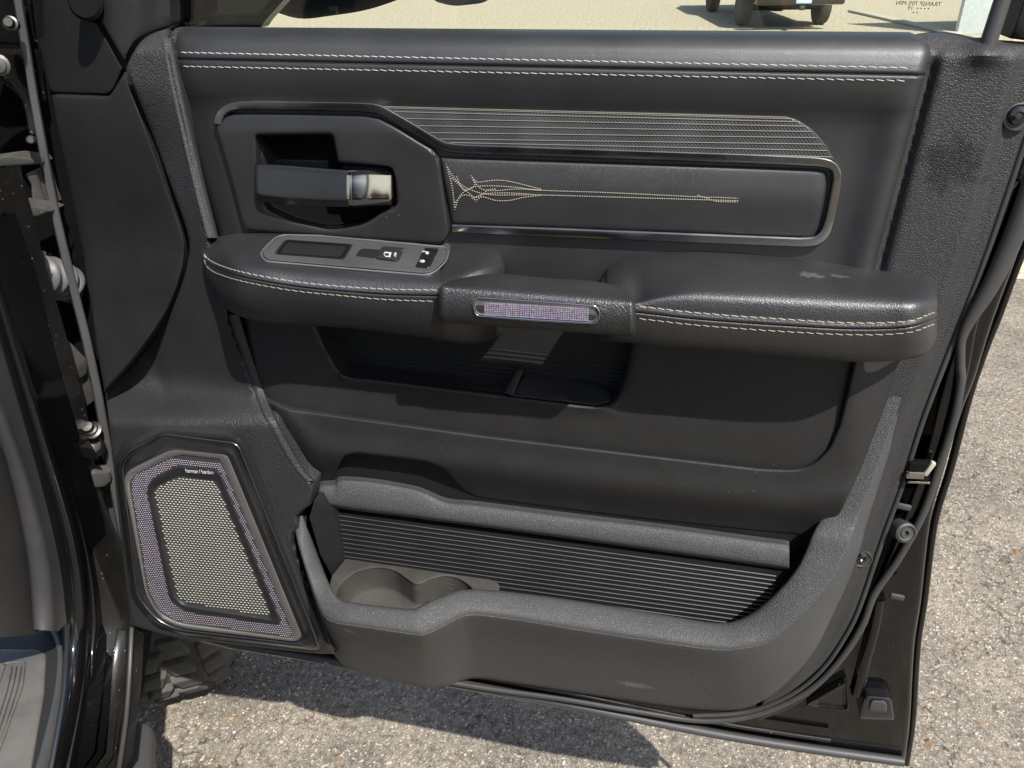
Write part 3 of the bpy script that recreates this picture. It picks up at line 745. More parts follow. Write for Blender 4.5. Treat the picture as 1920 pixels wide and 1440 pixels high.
# grip: a tapering paddle, hollow side to the door
def paddle(xs, tops, bots, ds, thick):
    rows = []
    for x, t, b_, dd, th in zip(xs, tops, bots, ds, thick):
        h = b_-t
        rows.append([(x, t+2, dd-th), (x, t-1.0, dd-th*.75), (x, t+1, dd-.0105), (x, t+h*.12, dd-.0035), (x, t+h*.15, dd-.0027), (x, t+h*.76, dd+.0025), (x, t+h*.82, dd+.0015), (x, t+h*.93, dd-.004), (x, t+h*1.0, dd-th*.6), (x, t+h*.97, dd-th)])
    return rows
xs = [478, 481, 490, 540, 600, 640, 655]
W = loft(paddle(xs, [310, 308, 308, 311, 316, 319, 320], [362, 370, 378, 384, 387, 388, 388], [.020, .024, .027, .032, .034, .034, .0335], [.010, .012, .013, .014, .014, .014, .014]), 6, 4)
W = np.concatenate([W, W[:, :1]], 1)
sheet('recess_ledge', rpoly([(480, 258, 4), (518, 298), (616, 300, 4), (618, 324), (486, 322)]), 'smooth', door, d=lambda x, y: -.004-.030*sstep(486, 520, x), step=8, rp=3, rd=.002, skirt=.01)
handle = surf('door_handle', W, 'handle', door, caps=False, angle=30)
xs = [650, 660, 690, 722, 733, 737]
W = loft(paddle(xs, [322, 321, 319.5, 321, 322, 326], [384, 387, 387, 386, 385, 380], [.0345, .0352, .030, .0225, .0195, .015], [.015, .016, .018, .018, .018, .014]), 6, 4)
W = np.concatenate([W, W[:, :1]], 1)
tip = surf('chrome_tip', W, 'chrome_smoke', handle, angle=30)

# --- armrest, front part with the switches
def arm_front(x):
    # measured lines of the armrest: back edge, front crest, stitch 1, crease, stitch 2, underside
    bk = np.interp(x, [380, 392, 420, 470, 560, 700, 830, 910, 945], [466, 450, 441, 436, 437, 446, 459, 467, 486])
    s1 = np.interp(x, [380, 386, 400, 430, 480, 560, 650, 740, 830], [474, 482, 492, 504, 516, 529, 538, 543, 544])
    s2 = np.interp(x, [380, 386, 400, 430, 480, 560, 650, 740, 830], [480, 498, 510, 521, 533, 546, 555, 563, 565])
    bt = np.interp(x, [380, 386, 400, 430, 480, 560, 650, 740, 830], [486, 528, 552, 582, 600, 606, 612, 622, 634])
    return bk, s1, s2, bt
rows = []
for x in (380, 383, 388, 396, 410, 440, 490, 560, 640, 720, 800, 826):
    bk, s1, s2, bt = arm_front(x)
    e = sstep(378, 460, x); f = .035+.102*e
    rows.append([(x, bk+1, -.004), (x, bk, .004), (x, lerp(bk, s1, .25), lerp(.004, f, .35)), (x, lerp(bk, s1, .6), lerp(.004, f, .74)), (x, lerp(bk, s1, .82), lerp(.004, f, .93)), (x, s1, f),
                 (x, lerp(s1, s2, .30), f+.0022), (x, lerp(s1, s2, .46), f+.0022), (x, lerp(s1, s2, .52), f-.0008), (x, lerp(s1, s2, .58), f+.0024), (x, lerp(s1, s2, .8), f+.003), (x, s2, f+.0025),
                 (x, lerp(s2, bt, .35), f+.001), (x, lerp(s2, bt, .7), f-.006), (x, lerp(s2, bt, .92), f-.018), (x, bt, f-.032), (x, bt+3, f-.06)])
W = loft(rows, 5, 3)
armf = surf('armrest', W, 'armrest', door, angle=70, label='front armrest section with window switches')
N_ = grid_normals(W)
for j in (5*3, 11*3): stitches('stitching', W[3:, j], N_[3:, j], 'thread', armf, length=.0088, gap=.0011, w=.00052, lift=.0003, slant=.13)
# neck of the armrest that runs back behind the grip
rows = []
for x, bk, dm, fr, bt in ((812, 457, .115, 548, 634), (838, 459, .110, 541, 636), (868, 462, .098, 525, 640), (900, 466, .080, 512, 640), (925, 472, .060, 508, 630), (940, 482, .042, 508, 620), (946, 498, .028, 512, 600)):
    rows.append([(x, bk+2, -.004), (x, bk, .003), (x, lerp(bk, fr, .4), dm*.52), (x, lerp(bk, fr, .75), dm*.86), (x, fr, dm), (x, fr+18, dm+.004), (x, lerp(fr, bt, .6), dm-.008), (x, bt, dm-.03), (x, bt+4, dm-.06)])
surf('armrest_neck', loft(rows, 5, 4), 'armrest', door, angle=70)

# switch bezel on the armrest top: laid on the armrest skin
def d_arm_top(x, y):
    bk, s1, s2, bt = arm_front(np.asarray(x, float)); t = (y-bk)/(s1-bk)
    return np.interp(t, [0, .25, .6, .82, 1], [.004, .004+.133*.35, .004+.133*.74, .004+.133*.93, .137])
swb = rpoly([(490, 474, 14), (522, 442, 20), (600, 444), (838, 466, 26), (836, 486, 24), (808, 514, 22), (700, 505), (500, 487, 14)])
sw = sheet('switch_bezel', swb, 'switch', door, d=lambda x, y: d_arm_top(x, y)+.0045, step=9, rp=4, rd=.004, skirt=.02)
ring = resample(rpoly([(487, 475, 14), (521, 440, 20), (600, 442), (841, 464, 26), (839, 487, 24), (809, 517, 22), (700, 508), (497, 490, 14)]), 8)
tube('chrome_ring', P(ring[:, 0], ring[:, 1], d_arm_top(ring[:, 0], ring[:, 1])+.0030), .0012, 'satin', sw, n=6, closed=True)
# small bin sunk in the bezel: dark lining set in a shallow tray
binp = rpoly([(514, 476, 6), (535, 449, 8), (662, 458, 5), (645, 486, 5)])
bq = resample(binp, 8); cb = bq.mean(0)
W = []
for f, lift in ((1.03, .0035), (1.0, .0062), (.97, .0062), (.95, .0045)):
    q = cb+(bq-cb)*f; W.append(P(q[:, 0], q[:, 1], d_arm_top(q[:, 0], q[:, 1])+lift))
W = np.stack(W, 0); W = np.concatenate([W, W[:, :1]], 1)
surf('bin_rim', W, 'smooth', sw)
sheet('bin_lining', binp, 'black', sw, d=lambda x, y: d_arm_top(x, y)+.0052, step=9, rp=2, rd=.001, skirt=.004)
sheet('bin_floor', rpoly([(540, 455, 5), (650, 462, 5), (638, 482, 5), (524, 474, 6)]), 'smooth_dark', sw, d=lambda x, y: d_arm_top(x, y)+.0058, step=9, rp=2, rd=.001, skirt=.004)
# window switch
sheet('switch_well', rpoly([(666, 480, 5), (676, 467, 6), (712, 470, 4), (704, 485, 4)]), 'smooth_dark', sw, d=lambda x, y: d_arm_top(x, y)+.0056, step=6, rp=2, rd=.001, skirt=.003)
ws_ = sheet('window_switch', rpoly([(704, 484, 4), (712, 467, 4), (757, 471, 4), (747, 490, 4)]), 'smooth', sw, d=lambda x, y: d_arm_top(x, y)+.0105-.004*sstep(735, 757, x), step=6, rp=3, rd=.003, skirt=.012)
for (a, b) in (((788, 483), (794, 468)), ((780, 500), (786, 485))):
    sheet('lock_button', rpoly([(a[0]-2, a[1], 3), (b[0], b[1], 3), (b[0]+26, b[1]+2, 4), (a[0]+24, a[1]+3, 4)]), 'gloss', sw, d=lambda x, y: d_arm_top(x, y)+.0085, step=6, rp=2.5, rd=.0025, skirt=.008)
def icon(name, polys, lift):
    bm = bmesh.new()
    for pl in polys:
        pl = np.array(pl, float); w3 = P(pl[:, 0], pl[:, 1], d_arm_top(pl[:, 0], pl[:, 1])+lift)
        k = len(pl); a = [bm.verts.new(p) for p in w3]; b = [bm.verts.new(p+np.array([0, .0006, -.0004])) for p in w3]
        bm.faces.new(a)
        for j in range(k): bm.faces.new((a[j], a[(j+1) % k], b[(j+1) % k], b[j]))
    finish(bm, name, 'icon', sw)
def arc(cx, cy, rx, ry, a0, a1, w, n=7):
    t = np.linspace(R(a0), R(a1), n)
    o = [(cx+rx*math.cos(q), cy-ry*math.sin(q)) for q in t]; i = [(cx+(rx-w)*math.cos(q), cy-(ry-w)*math.sin(q)) for q in t[::-1]]
    return o+i
icon('window_icon', [[(722, 472), (734, 473), (731.5, 481), (728, 481), (730.5, 475), (722, 474.5)], arc(724, 476, 4.5, 4.5, 90, 260, 1.1), [(722, 479.5), (732, 480), (731.5, 482), (722, 481.5)]], .0112)
icon('lock_icon', [arc(801, 474, 3.4, 2.8, 0, 359, 3.2, 10), arc(795, 473, 4, 3, 20, 170, 1.6), arc(792, 489.5, 5.2, 2.8, 20, 340, 1.6), arc(794, 489.5, 2.6, 2.2, 0, 359, 2.4, 10)], .0094)
fx = Vector(P(741, 489, .09))-Vector(P(745, 473, .075)); fx.normalize()
nn = Vector((0, -.25, 1)).normalized(); fy = nn.cross(fx).normalized()
lettering('auto_lettering', 'AUTO', 740, 480, float(d_arm_top(740, 480))+.0100, .0048, 'icon', sw, frame=(fx, fy, nn))

# --- pull grip
rows = []
for x, e in ((822, -.016), (824, -.006), (830, 0), (850, 0), (930, 0), (1020, 0), (1110, 0), (1170, 0), (1184, 0), (1191, -.006), (1193, -.016)):
    t = (x-822)/371; sh = 0 if -.001 < e else 5
    tb = lerp(529, 538, t) if x < 860 else lerp(508, 546, (x-860)/333)
    tb = np.interp(x, [822, 850, 890, 1000, 1120, 1160, 1193], [540, 524, 510, 520, 528, 533, 556])
    fr = np.interp(x, [822, 1193], [552, 583]); cr_ = np.interp(x, [822, 1193], [536, 566]); bt = np.interp(x, [822, 1193], [604, 632])
    f = .158
    rows.append([(x, tb+sh, .092+e), (x, tb+1+sh*.6, .106+e), (x, lerp(tb, cr_, .5), .130+e), (x, cr_+sh, f-.006+e), (x, fr+sh*.3, f+e), (x, lerp(fr, bt, .45), f+.002+e), (x, lerp(fr, bt, .82)-sh*.3, f-.001+e), (x, bt-sh*.6, f-.012+e), (x, bt-4-sh, f-.030+e), (x, bt-10, .110), (x, lerp(fr, bt, .3), .094)])
W = loft(rows, 5, 4); W = np.concatenate([W, W[:, :1]], 1)
grip = surf('pull_grip', W, 'grip', door, angle=60)
# light strip in the grip
sf = rpoly([(886, 572, 10), (892, 558, 8), (1000, 565), (1118, 574, 8), (1126, 590, 9), (1116, 606, 8), (1000, 600), (892, 592, 8)])
d_gf = .1605
q = resample(sf, 8)
tube('strip_rim', P(q[:, 0], q[:, 1], np.full(len(q), d_gf)), .0016, 'chrome_smoke', grip, n=8, closed=True)
sfi = rpoly([(889, 573, 9), (895, 561, 7), (1000, 568), (1115, 576, 7), (1122, 590, 8), (1113, 603, 7), (1000, 597), (895, 589, 7)])
sheet('strip_lens', sfi, 'satin', grip, d=d_gf-.0008, step=10, rp=5, rd=-.0005, skirt=.004)
bm = bmesh.new()
for i in range(44):
    for j in range(7):
        x = 910+i*4.45; yc = lerp(565, 576.5, (x-895)/220)+1.5; hh = lerp(24, 25, (x-895)/220)
        y = yc+hh*(j+.5)/7
        c = Vector(P(x, y, d_gf-.0001)); box(bm, c, .0021, .0008, .0015)
finish(bm, 'strip_dots', 'iridescent', grip, 'stuff')

# --- armrest, rear part
rows = []
for x in (1128, 1134, 1142, 1165, 1196, 1230, 1290, 1380, 1480, 1580, 1660, 1710, 1738, 1752, 1757):
    bk = np.interp(x, [1128, 1142, 1165, 1200, 1290, 1400, 1480, 1580, 1640, 1700, 1738, 1757], [520, 500, 485, 475, 472, 476, 484, 497, 507, 512, 516, 527])
    cs = np.interp(x, [1128, 1165, 1196, 1235, 1300, 1480, 1640, 1757], [545, 556, 562, 546, 536, 544, 553, 556])
    s1 = np.interp(x, [1128, 1196, 1300, 1400, 1480, 1580, 1650, 1710, 1757], [570, 574, 586, 594, 599, 605, 606, 601, 584])
    s2 = np.interp(x, [1128, 1196, 1300, 1400, 1480, 1580, 1650, 1710, 1757], [590, 597, 609, 617, 622, 627, 628, 622, 606])
    bt = np.interp(x, [1128, 1196, 1240, 1400, 1580, 1690, 1735, 1750, 1757], [636, 642, 650, 662, 676, 676, 664, 648, 628])
    e = sstep(1762, 1725, x); f = .085+.050*e; g = sstep(1128, 1150, x)
    f = f*(.7+.3*g)
    tp = .5+.25*sstep(1200, 1290, x)
    rows.append([(x, bk+1, -.004), (x, bk, .004), (x, lerp(bk, cs, .18), lerp(.004, f, .20)), (x, lerp(bk, cs, .55), lerp(.004, f, .55)), (x, cs, lerp(.004, f, .86)), (x, lerp(cs, s1, .35), f-.002), (x, lerp(cs, s1, .7), f+.002), (x, s1, f+.003),
                 (x, lerp(s1, s2, .30), f+.0045), (x, lerp(s1, s2, .46), f+.004), (x, lerp(s1, s2, .52), f+.001), (x, lerp(s1, s2, .58), f+.004), (x, lerp(s1, s2, .8), f+.0045), (x, s2, f+.0035),
                 (x, lerp(s2, bt, .4), f+.002), (x, lerp(s2, bt, .75), f-.005), (x, lerp(s2, bt, .95), f-.016), (x, bt, f-.030), (x, bt+2, f-.06)])
W = loft(rows, 5, 3)
armr = surf('armrest', W, 'armrest', door, angle=70, label='rear armrest section with a pale scuff on top')
N_ = grid_normals(W)
for j in (7*3, 13*3): stitches('stitching', W[20:-2, j], N_[20:-2, j], 'thread', armr, length=.0092, gap=.0012, w=.00054, lift=.0003, slant=.13)

# --- middle panel with the upper pocket
opening = np.vstack([[(590, 600), (596, 612)], cr([(618, 662), (634, 692), (660, 704), (700, 708)], 4), [(940, 738), (1080, 755)], cr([(1120, 758), (1150, 750), (1166, 722), (1176, 690)], 4), [(1184, 640), (1184, 600)]])
mid = np.vstack([[(452, 570)], cr([(470, 680), (496, 752), (516, 770), (545, 779)], 4), [(900, 828), (1200, 864)], cr([(1420, 891), (1490, 893), (1530, 878), (1562, 846), (1580, 800)], 4), [(1607, 682), (1612, 620), (1400, 610), (1184, 600)], opening[::-1][1:-1], [(590, 600), (500, 580)]])
def d_mid(x, y):
    lip = .010*np.exp(-((y-np.interp(x, [600, 640, 700, 940, 1120, 1180], [640, 705, 715, 745, 766, 760]))/10)**2)*sstep(600, 640, x)*sstep(1180, 1130, x)
    return .030+.008*sstep(650, 860, y)+lip*.6-.016*sstep(545, 460, x)
sheet('middle_panel', mid, 'trim_fine', door, d=d_mid, step=12, rp=15, rd=.012, skirt=.055)
pocket_liner = sheet('pocket_liner', rpoly([(590, 600), (640, 716, 20), (1170, 775, 30), (1200, 600)]), 'liner', door, d=-.012, step=30, rp=0, skirt=.01)
for k in range(13):
    y = 622+k*8.2; pp = np.array([(640, y), (900, y+30), (1190, y+62)])
    tube('liner_rib', P(pp[:, 0], pp[:, 1], np.full(3, -.0115)), .0011, 'liner', pocket_liner, n=5)
sheet('pocket_floor', rpoly([(628, 688), (930, 716, 4), (948, 738, 4), (640, 704)]), 'smooth_dark', door, d=lambda x, y: np.interp(y-(688+(x-628)*.09), [0, 20], [-.010, .030]), step=10, rp=0, skirt=.01)
sheet('pocket_tray', rpoly([(982, 704, 4), (1104, 716), (1126, 724, 6), (1146, 752, 6), (1118, 760), (955, 742, 4)]), 'smooth', door, d=lambda x, y: np.interp(y-(704+(x-980)*.09), [0, 40], [-.008, .040]), step=10, rp=3, rd=.002, skirt=.012)
sheet('pocket_divider', rpoly([(944, 737, 3), (968, 694, 4), (982, 694, 4), (962, 741, 3)]), 'smooth', door, d=lambda x, y: np.interp(y, [694, 740], [.004, .044]), step=8, rp=3, rd=.002, skirt=.04)

# --- lower bolster under the middle panel
bol = np.vstack([[(492, 745)], cr([(500, 772), (528, 826), (560, 880), (592, 902)], 4), [(622, 904)], cr([(632, 880), (646, 856), (670, 850)], 4), [(760, 860)], cr([(800, 866), (832, 880), (852, 902), (872, 924)], 4), cr([(900, 934), (1200, 972), (1480, 1001), (1528, 1003), (1556, 990), (1582, 950)], 4), cr([(1612, 885), (1660, 760), (1686, 672)], 3), [(1690, 640), (1606, 640), (1603, 676), (1574, 796)], cr([(1556, 838), (1526, 868), (1488, 880), (1420, 878)], 4), [(1200, 852), (900, 816), (545, 767), (516, 756)]])
def d_bol(x, y):
    bot = np.interp(x, [500, 592, 900, 1200, 1480, 1560], [800, 900, 932, 970, 1000, 990])
    return .044-.018*sstep(560, 480, x)-.030*sstep(1590, 1690, x)+.008*sstep(110, 40, bot-y)-.030*sstep(60, 0, bot-y)
sheet('bolster', bol, 'trim_fine', door, d=d_bol, step=13, rp=6, rd=.005, skirt=.05)

# --- lower map pocket
sheet('pocket_back', rpoly([(600, 840), (585, 960), (620, 1120), (900, 1180), (1360, 1240), (1480, 1180), (1560, 1050), (1560, 960), (900, 840)]), 'liner', door, d=.018, step=40, rp=0, skirt=.02)
bar = []
for x, t, b_ in ((597, 917, 944), (602, 908, 946), (628, 906, 950), (640, 899, 952), (700, 903, 960), (775, 916, 969), (800, 924, 973), (840, 940, 978), (900, 946, 986), (1050, 965, 1006), (1250, 989, 1034), (1420, 1012, 1058), (1474, 1019, 1066), (1479, 1024, 1062)):
    bar.append([(x, t-6, .020), (x, t, .034), (x, t+4, .044), (x, lerp(t, b_, .45), .052), (x, lerp(t, b_, .85), .054), (x, b_, .048), (x, b_+2, .036), (x, b_, .026)])
surf('lid_bar', loft(bar, 4, 4), 'pocket', door, angle=60)
lin = rpoly([(626, 960), (640, 1000), (648, 1046), (640, 1100), (900, 1170), (1340, 1220), (1430, 1180), (1500, 1110), (1510, 1050), (1470, 1072)])
liner = sheet('ribbed_liner', lin, 'liner', door, d=lambda x, y: .036+.010*sstep(950, 1180, y), step=30, rp=0, skirt=.01)
for k in range(24):
    off = k*8.3
    xl = np.interp(off, [0, 40, 90, 200], [622, 640, 648, 648]); xr = np.interp(off, [0, 30, 60, 120, 200], [1455, 1450, 1440, 1400, 1320])
    x = np.linspace(xl, xr, 6); y = 966+off+(x-630)*.1385
    tube('rib', P(x, y, .037+.010*sstep(950, 1180, y)), .0010, 'rib', liner, n=4)
# pocket end wall by the loudspeaker
sheet('end_wall', rpoly([(590, 935, 4), (606, 940), (626, 960, 8), (648, 1046), (622, 1080), (600, 1040), (580, 970)]), 'smooth_dark', door, d=lambda x, y: np.interp(x, [580, 650], [.085, .040]), step=10, rp=3, rd=.002, skirt=.02)

# cup tray: a level shelf with two joined wells
zt = float(P(700, 1055, .040)[2])
hole = cr([(631, 1140), (630, 1118), (640, 1094), (665, 1073), (704, 1063), (738, 1068), (762, 1083), (777, 1093), (792, 1092), (812, 1083), (842, 1079), (870, 1089), (887, 1106), (880, 1122), (850, 1130), (790, 1140), (700, 1142)], 4, True)
fnz = lambda x, y, d: H(x, y, zt)+np.stack([np.zeros_like(x), np.zeros_like(x), d], -1)
tray = sheet('cup_tray', rpoly([(650, 1043, 4), (915, 1083, 4), (940, 1095, 14), (930, 1115), (880, 1140), (660, 1150), (612, 1120), (622, 1078)]), 'tray', door, d=0.0, holes=[hole], step=10, rp=3, rd=.002, skirt=0, fn=fnz)
hq = resample(hole, 3); top = H(hq[:, 0], hq[:, 1], zt-.002)
cc = top.mean(0)
W = np.stack([top, top+np.array([0, 0, -.010]), cc+(top-cc)*.97+np.array([0, 0, -.045]), cc+(top-cc)*.92+np.array([0, 0, -.052]), cc+(top-cc)*.02+np.array([0, 0, -.053])], 0)
W = np.concatenate([W, W[:, :1]], 1)
surf('cup_well', W, 'tray', tray, angle=88)

# pocket front: rolled rim and undercut face
st = [ # inner x,y / crest outer x,y / face bottom x,y / d crest / d face bottom / d inner
    ((566, 962), (553, 985), (553, 1000), .062, .040, .050),
    ((578, 990), (560, 1022), (562, 1040), .085, .045, .055),
    ((604, 1062), (584, 1098), (578, 1112), .118, .055, .075),
    ((624, 1108), (604, 1148), (604, 1182), .150, .072, .120),
    ((640, 1124), (622, 1164), (626, 1226), .164, .086, .134),
    ((664, 1130), (650, 1169), (656, 1252), .170, .094, .140),
    ((720, 1137), (714, 1178), (716, 1270), .172, .096, .142),
    ((770, 1142), (776, 1187), (776, 1284), .172, .096, .142),
    ((784, 1138), (797, 1187), (806, 1287), .168, .092, .138),
    ((806, 1127), (824, 1175), (838, 1284), .156, .082, .126),
    ((846, 1111), (858, 1157), (868, 1274), .140, .070, .106),
    ((880, 1105), (888, 1150), (900, 1271), .130, .064, .094),
    ((960, 1110), (962, 1158), (975, 1282), .121, .060, .078),
    ((1100, 1129), (1096, 1180), (1105, 1302), .119, .058, .076),
    ((1240, 1152), (1236, 1201), (1240, 1322), .117, .056, .074),
    ((1335, 1167), (1340, 1215), (1330, 1332), .115, .054, .074),
    ((1378, 1164), (1400, 1212), (1400, 1325), .112, .050, .074),
    ((1420, 1142), (1450, 1196), (1462, 1290), .104, .042, .072),
    ((1462, 1104), (1504, 1150), (1522, 1226), .092, .030, .068),
    ((1492, 1068), (1552, 1098), (1562, 1150), .078, .018, .062),
    ((1510, 1034), (1578, 1052), (1590, 1090), .066, .012, .054),
    ((1524, 1000), (1594, 1012), (1612, 1030), .056, .010, .046),
    ((1542, 968), (1608, 970), (1624, 985), .036, .008, .024),
    ((1574, 912), (1632, 912), (1644, 922), .024, .004, .014),
    ((1614, 830), (1658, 838), (1668, 846), .012, .001, .006),
    ((1660, 740), (1690, 745), (1697, 750), .003, -.004, .000)]
rows = []
for (ix, iy), (cx, cy), (fx_, fy_), dc, db, di in st:
    db = db-.075*float(sstep(1500, 1330, cx))
    L_ = lambda a, b, t: (lerp(a[0], b[0], t), lerp(a[1], b[1], t))
    i, c, f_ = (ix, iy), (cx, cy), (fx_, fy_)
    def pt(a, b, t, d): return (*L_(a, b, t), d)
    rows.append([(ix, iy+14, di-.045), (ix, iy+3, di-.020), (ix, iy, di-.004), pt(i, c, .10, di+(dc-di)*.22), pt(i, c, .45, di+(dc-di)*.62), pt(i, c, .85, di+(dc-di)*.95), pt(c, f_, .02, dc), pt(c, f_, .08, dc-.004), pt(c, f_, .40, lerp(dc, db, .42)), pt(c, f_, .80, lerp(dc, db, .80)), pt(c, f_, .97, lerp(dc, db, .95)), (fx_, fy_, db-.004), (fx_, fy_+2, db-.02)])
mp = surf('map_pocket', loft(rows, 5, 4), 'pocket', door, angle=75)

# --- loudspeaker
def d_sp(x, y): return .068+.012*(x-220)/400+.004*(y-820)/400
def ringsurf(name, A, B, levels, mat, parent, step=9, angle=30):
    """a moulded band between two outlines; levels = [(mix, lift)]"""
    def even(p, n=160):
        p = np.vstack([p, p[:1]]); s = np.concatenate([[0], np.cumsum(np.linalg.norm(np.diff(p, axis=0), axis=1))]); q = np.linspace(0, s[-1], n, endpoint=False)
        return np.stack([np.interp(q, s, p[:, 0]), np.interp(q, s, p[:, 1])], 1)
    a = even(A)
    # match the inner loop to the outer one by nearest direction
    b0 = even(B, 800); b = []
    ca, cb_ = a.mean(0), b0.mean(0)
    ra = np.arctan2((a-ca)[:, 1], (a-ca)[:, 0])
    k = len(a); idx = [int(np.argmin(np.linalg.norm(b0-a[i], axis=1))) for i in range(k)]
    un = [float(idx[0])]
    for q_ in idx[1:]:
        dlt = (q_-un[-1]) % 800
        un.append(un[-1]+(dlt if dlt < 400 else 0))
    un = np.array(un); tot = 800.0
    for _ in range(6):
        ext = np.concatenate([un[-6:]-tot, un, un[:6]+tot]); un = np.convolve(ext, np.ones(7)/7, 'same')[6:-6]
    bb = np.vstack([b0, b0[:1]]); um = un % 800
    b = np.stack([np.interp(um, np.arange(801), bb[:, k]) for k in (0, 1)], 1)
    W = np.stack([P(*(lerp(a, b, m)).T, d_sp(*(lerp(a, b, m)).T)+h) for m, h in levels], 0)
    W = np.concatenate([W, W[:, :1]], 1)
    return surf(name, W, mat, parent, angle=angle)
rid = rpoly([(226, 872, 16), (240, 852, 12), (305, 812, 14), (436, 829, 12), (449, 838, 8), (585, 1182), (597, 1214, 6), (560, 1212), (330, 1184, 14), (294, 1166, 20), (256, 1118, 20)])
sil = rpoly([(231, 900, 14), (240, 882, 12), (321, 843, 16), (419, 852, 6), (428, 856, 6), (567, 1194, 6), (556, 1204, 8), (340, 1178, 16), (300, 1160, 24), (274, 1120, 20)])
dot_o = rpoly([(243, 908, 14), (252, 890, 10), (324, 856, 14), (345, 853, 6), (414, 862, 5), (550, 1188, 5), (545, 1196, 5), (330, 1166, 18), (296, 1146, 18), (278, 1112, 12)])
blk_o = rpoly([(274, 918, 12), (284, 898, 8), (334, 870, 12), (406, 877, 6), (413, 885, 6), (528, 1166, 6), (522, 1173, 6), (346, 1147, 16), (318, 1128, 14)])
mes = rpoly([(288, 926, 8), (292, 912, 6), (336, 892, 8), (406, 902, 4), (508, 1150, 4), (506, 1158, 4), (344, 1131, 10), (330, 1116, 8)])
spk = sheet('loudspeaker', spk_out, 'trim_fine', door, d=lambda x, y: d_sp(x, y)-.004, step=14, rp=5, rd=.004, skirt=.03, holes=[])
ringsurf('bezel', spk_out, sil, [(.08, -.006), (.10, .001), (.30, .0035), (.36, .0085), (.42, .0090), (.60, .004), (.95, .000), (1.0, -.002)], 'bezel', spk)
tube('bezel_ridge', (lambda q: P(q[:, 0], q[:, 1], d_sp(q[:, 0], q[:, 1])+.0085))(resample(rpoly([(228, 873, 16), (242, 853, 12), (305, 813, 14), (436, 830, 12), (448, 838, 8), (586, 1182), (596, 1212, 6), (560, 1208), (330, 1180, 14), (294, 1162, 20), (257, 1118, 20)]), 10)), .0018, 'metal_dark', spk, n=8, closed=True)
ringsurf('grille_frame', sil, dot_o, [(0, -.003), (.0, .004), (.15, .0065), (.55, .0065), (.85, .004), (1.0, .001)], 'satin', spk)
sheet('grille_base', dot_o, 'grille_back', spk, d=lambda x, y: d_sp(x, y)+.0012, step=30, rp=0, skirt=.004)
ringsurf('inner_frame', blk_o, mes, [(0, .000), (.05, .004), (.25, .0058), (.6, .0052), (1.0, .0015)], 'smooth', spk)
def dots(name, outer, inner, sx, sy, wx, wz, mat, lift, skew=.0):
    bm = bmesh.new()
    x0, y0 = outer.min(0); x1, y1 = outer.max(0)
    r_ = 0; y = y0
    pts = []
    while y < y1:
        x = x0+(r_ % 2)*sx*.5
        while x < x1: pts.append((x, y+(x-x0)*skew)); x += sx
        y += sy; r_ += 1
    pts = np.array(pts)
    ok = inside(pts[:, 0], pts[:, 1], outer) & (dist_poly(pts[:, 0], pts[:, 1], [outer]) > 2)
    if inner is not None: ok &= ~inside(pts[:, 0], pts[:, 1], inner)
    for x, y in pts[ok]:
        c = Vector(P(x, y, float(d_sp(x, y))+lift))
        a = [bm.verts.new(c+Vector((dx*wx, 0, dz*wz))) for dx, dz in ((-1, -.15), (-.4, -1), (.4, -1), (1, -.15), (.45, .8), (-.45, .8))]
        t = bm.verts.new(c+Vector((0, -.0011, wz*.2)))
        for j in range(6): bm.faces.new((a[j], a[(j+1) % 6], t))
    return finish(bm, name, mat, spk, 'stuff', None, 20)
dots('grille_dots', dot_o, blk_o, 4.2, 3.6, .00135, .00115, 'iridescent', .0016, .10)
dots('grille_mesh', mes, None, 6.8, 4.4, .0027, .00145, 'mesh_silver', .0018, .10)
lettering('brand_lettering', 'harman / kardon', 374, 884.5, float(d_sp(374, 884))+.0062, .0105, 'lettering', spk, ang=R(3.5), squash=.72)

# --- window: glass, mirror, rear frame
gl = [(300, 84), (300, -260), (1700, -300), (1912, 0), (1896, 96), (1740, 96)]
gbm = bmesh.new()
f1 = [gbm.verts.new(p) for p in P(np.array([p[0] for p in gl]), np.array([p[1] for p in gl]), np.full(len(gl), -.055))]
f2 = [gbm.verts.new(v.co+Vector((0, .004, 0))) for v in f1]
gbm.faces.new(f1); gbm.faces.new(f2[::-1])
for j in range(len(gl)): gbm.faces.new((f1[j], f1[(j+1) % len(gl)], f2[(j+1) % len(gl)], f2[j]))
glass = finish(gbm, 'window_glass', 'glass', door)
lettering('glass_etching', 'TRANSP 70% MIN', 1722, 7, -.0545, .0062, 'black', glass, ang=R(2), mirror=True, depth=.0001)
lettering('glass_etching', '• • • •  19', 1722, 16, -.0545, .006, 'black', glass, ang=R(2), mirror=True, depth=.0001)
lettering('glass_etching', '• •', 1716, 24, -.0545, .006, 'black', glass, ang=R(2), mirror=True, depth=.0001)
sheet('window_frame', rpoly([(1894, 72), (1918, 0), (1990, -200), (2100, -200), (2020, 90)]), 'smooth_dark', door, d=-.02, step=24, rp=6, rd=.006, skirt=.05)
gs = np.array([(330, 76), (700, 78), (1300, 82), (1720, 88), (1880, 98)])
tube('glass_seal', P(gs[:, 0], gs[:, 1], np.full(5, -.050)), .006, 'rubber_dark', door, n=8)
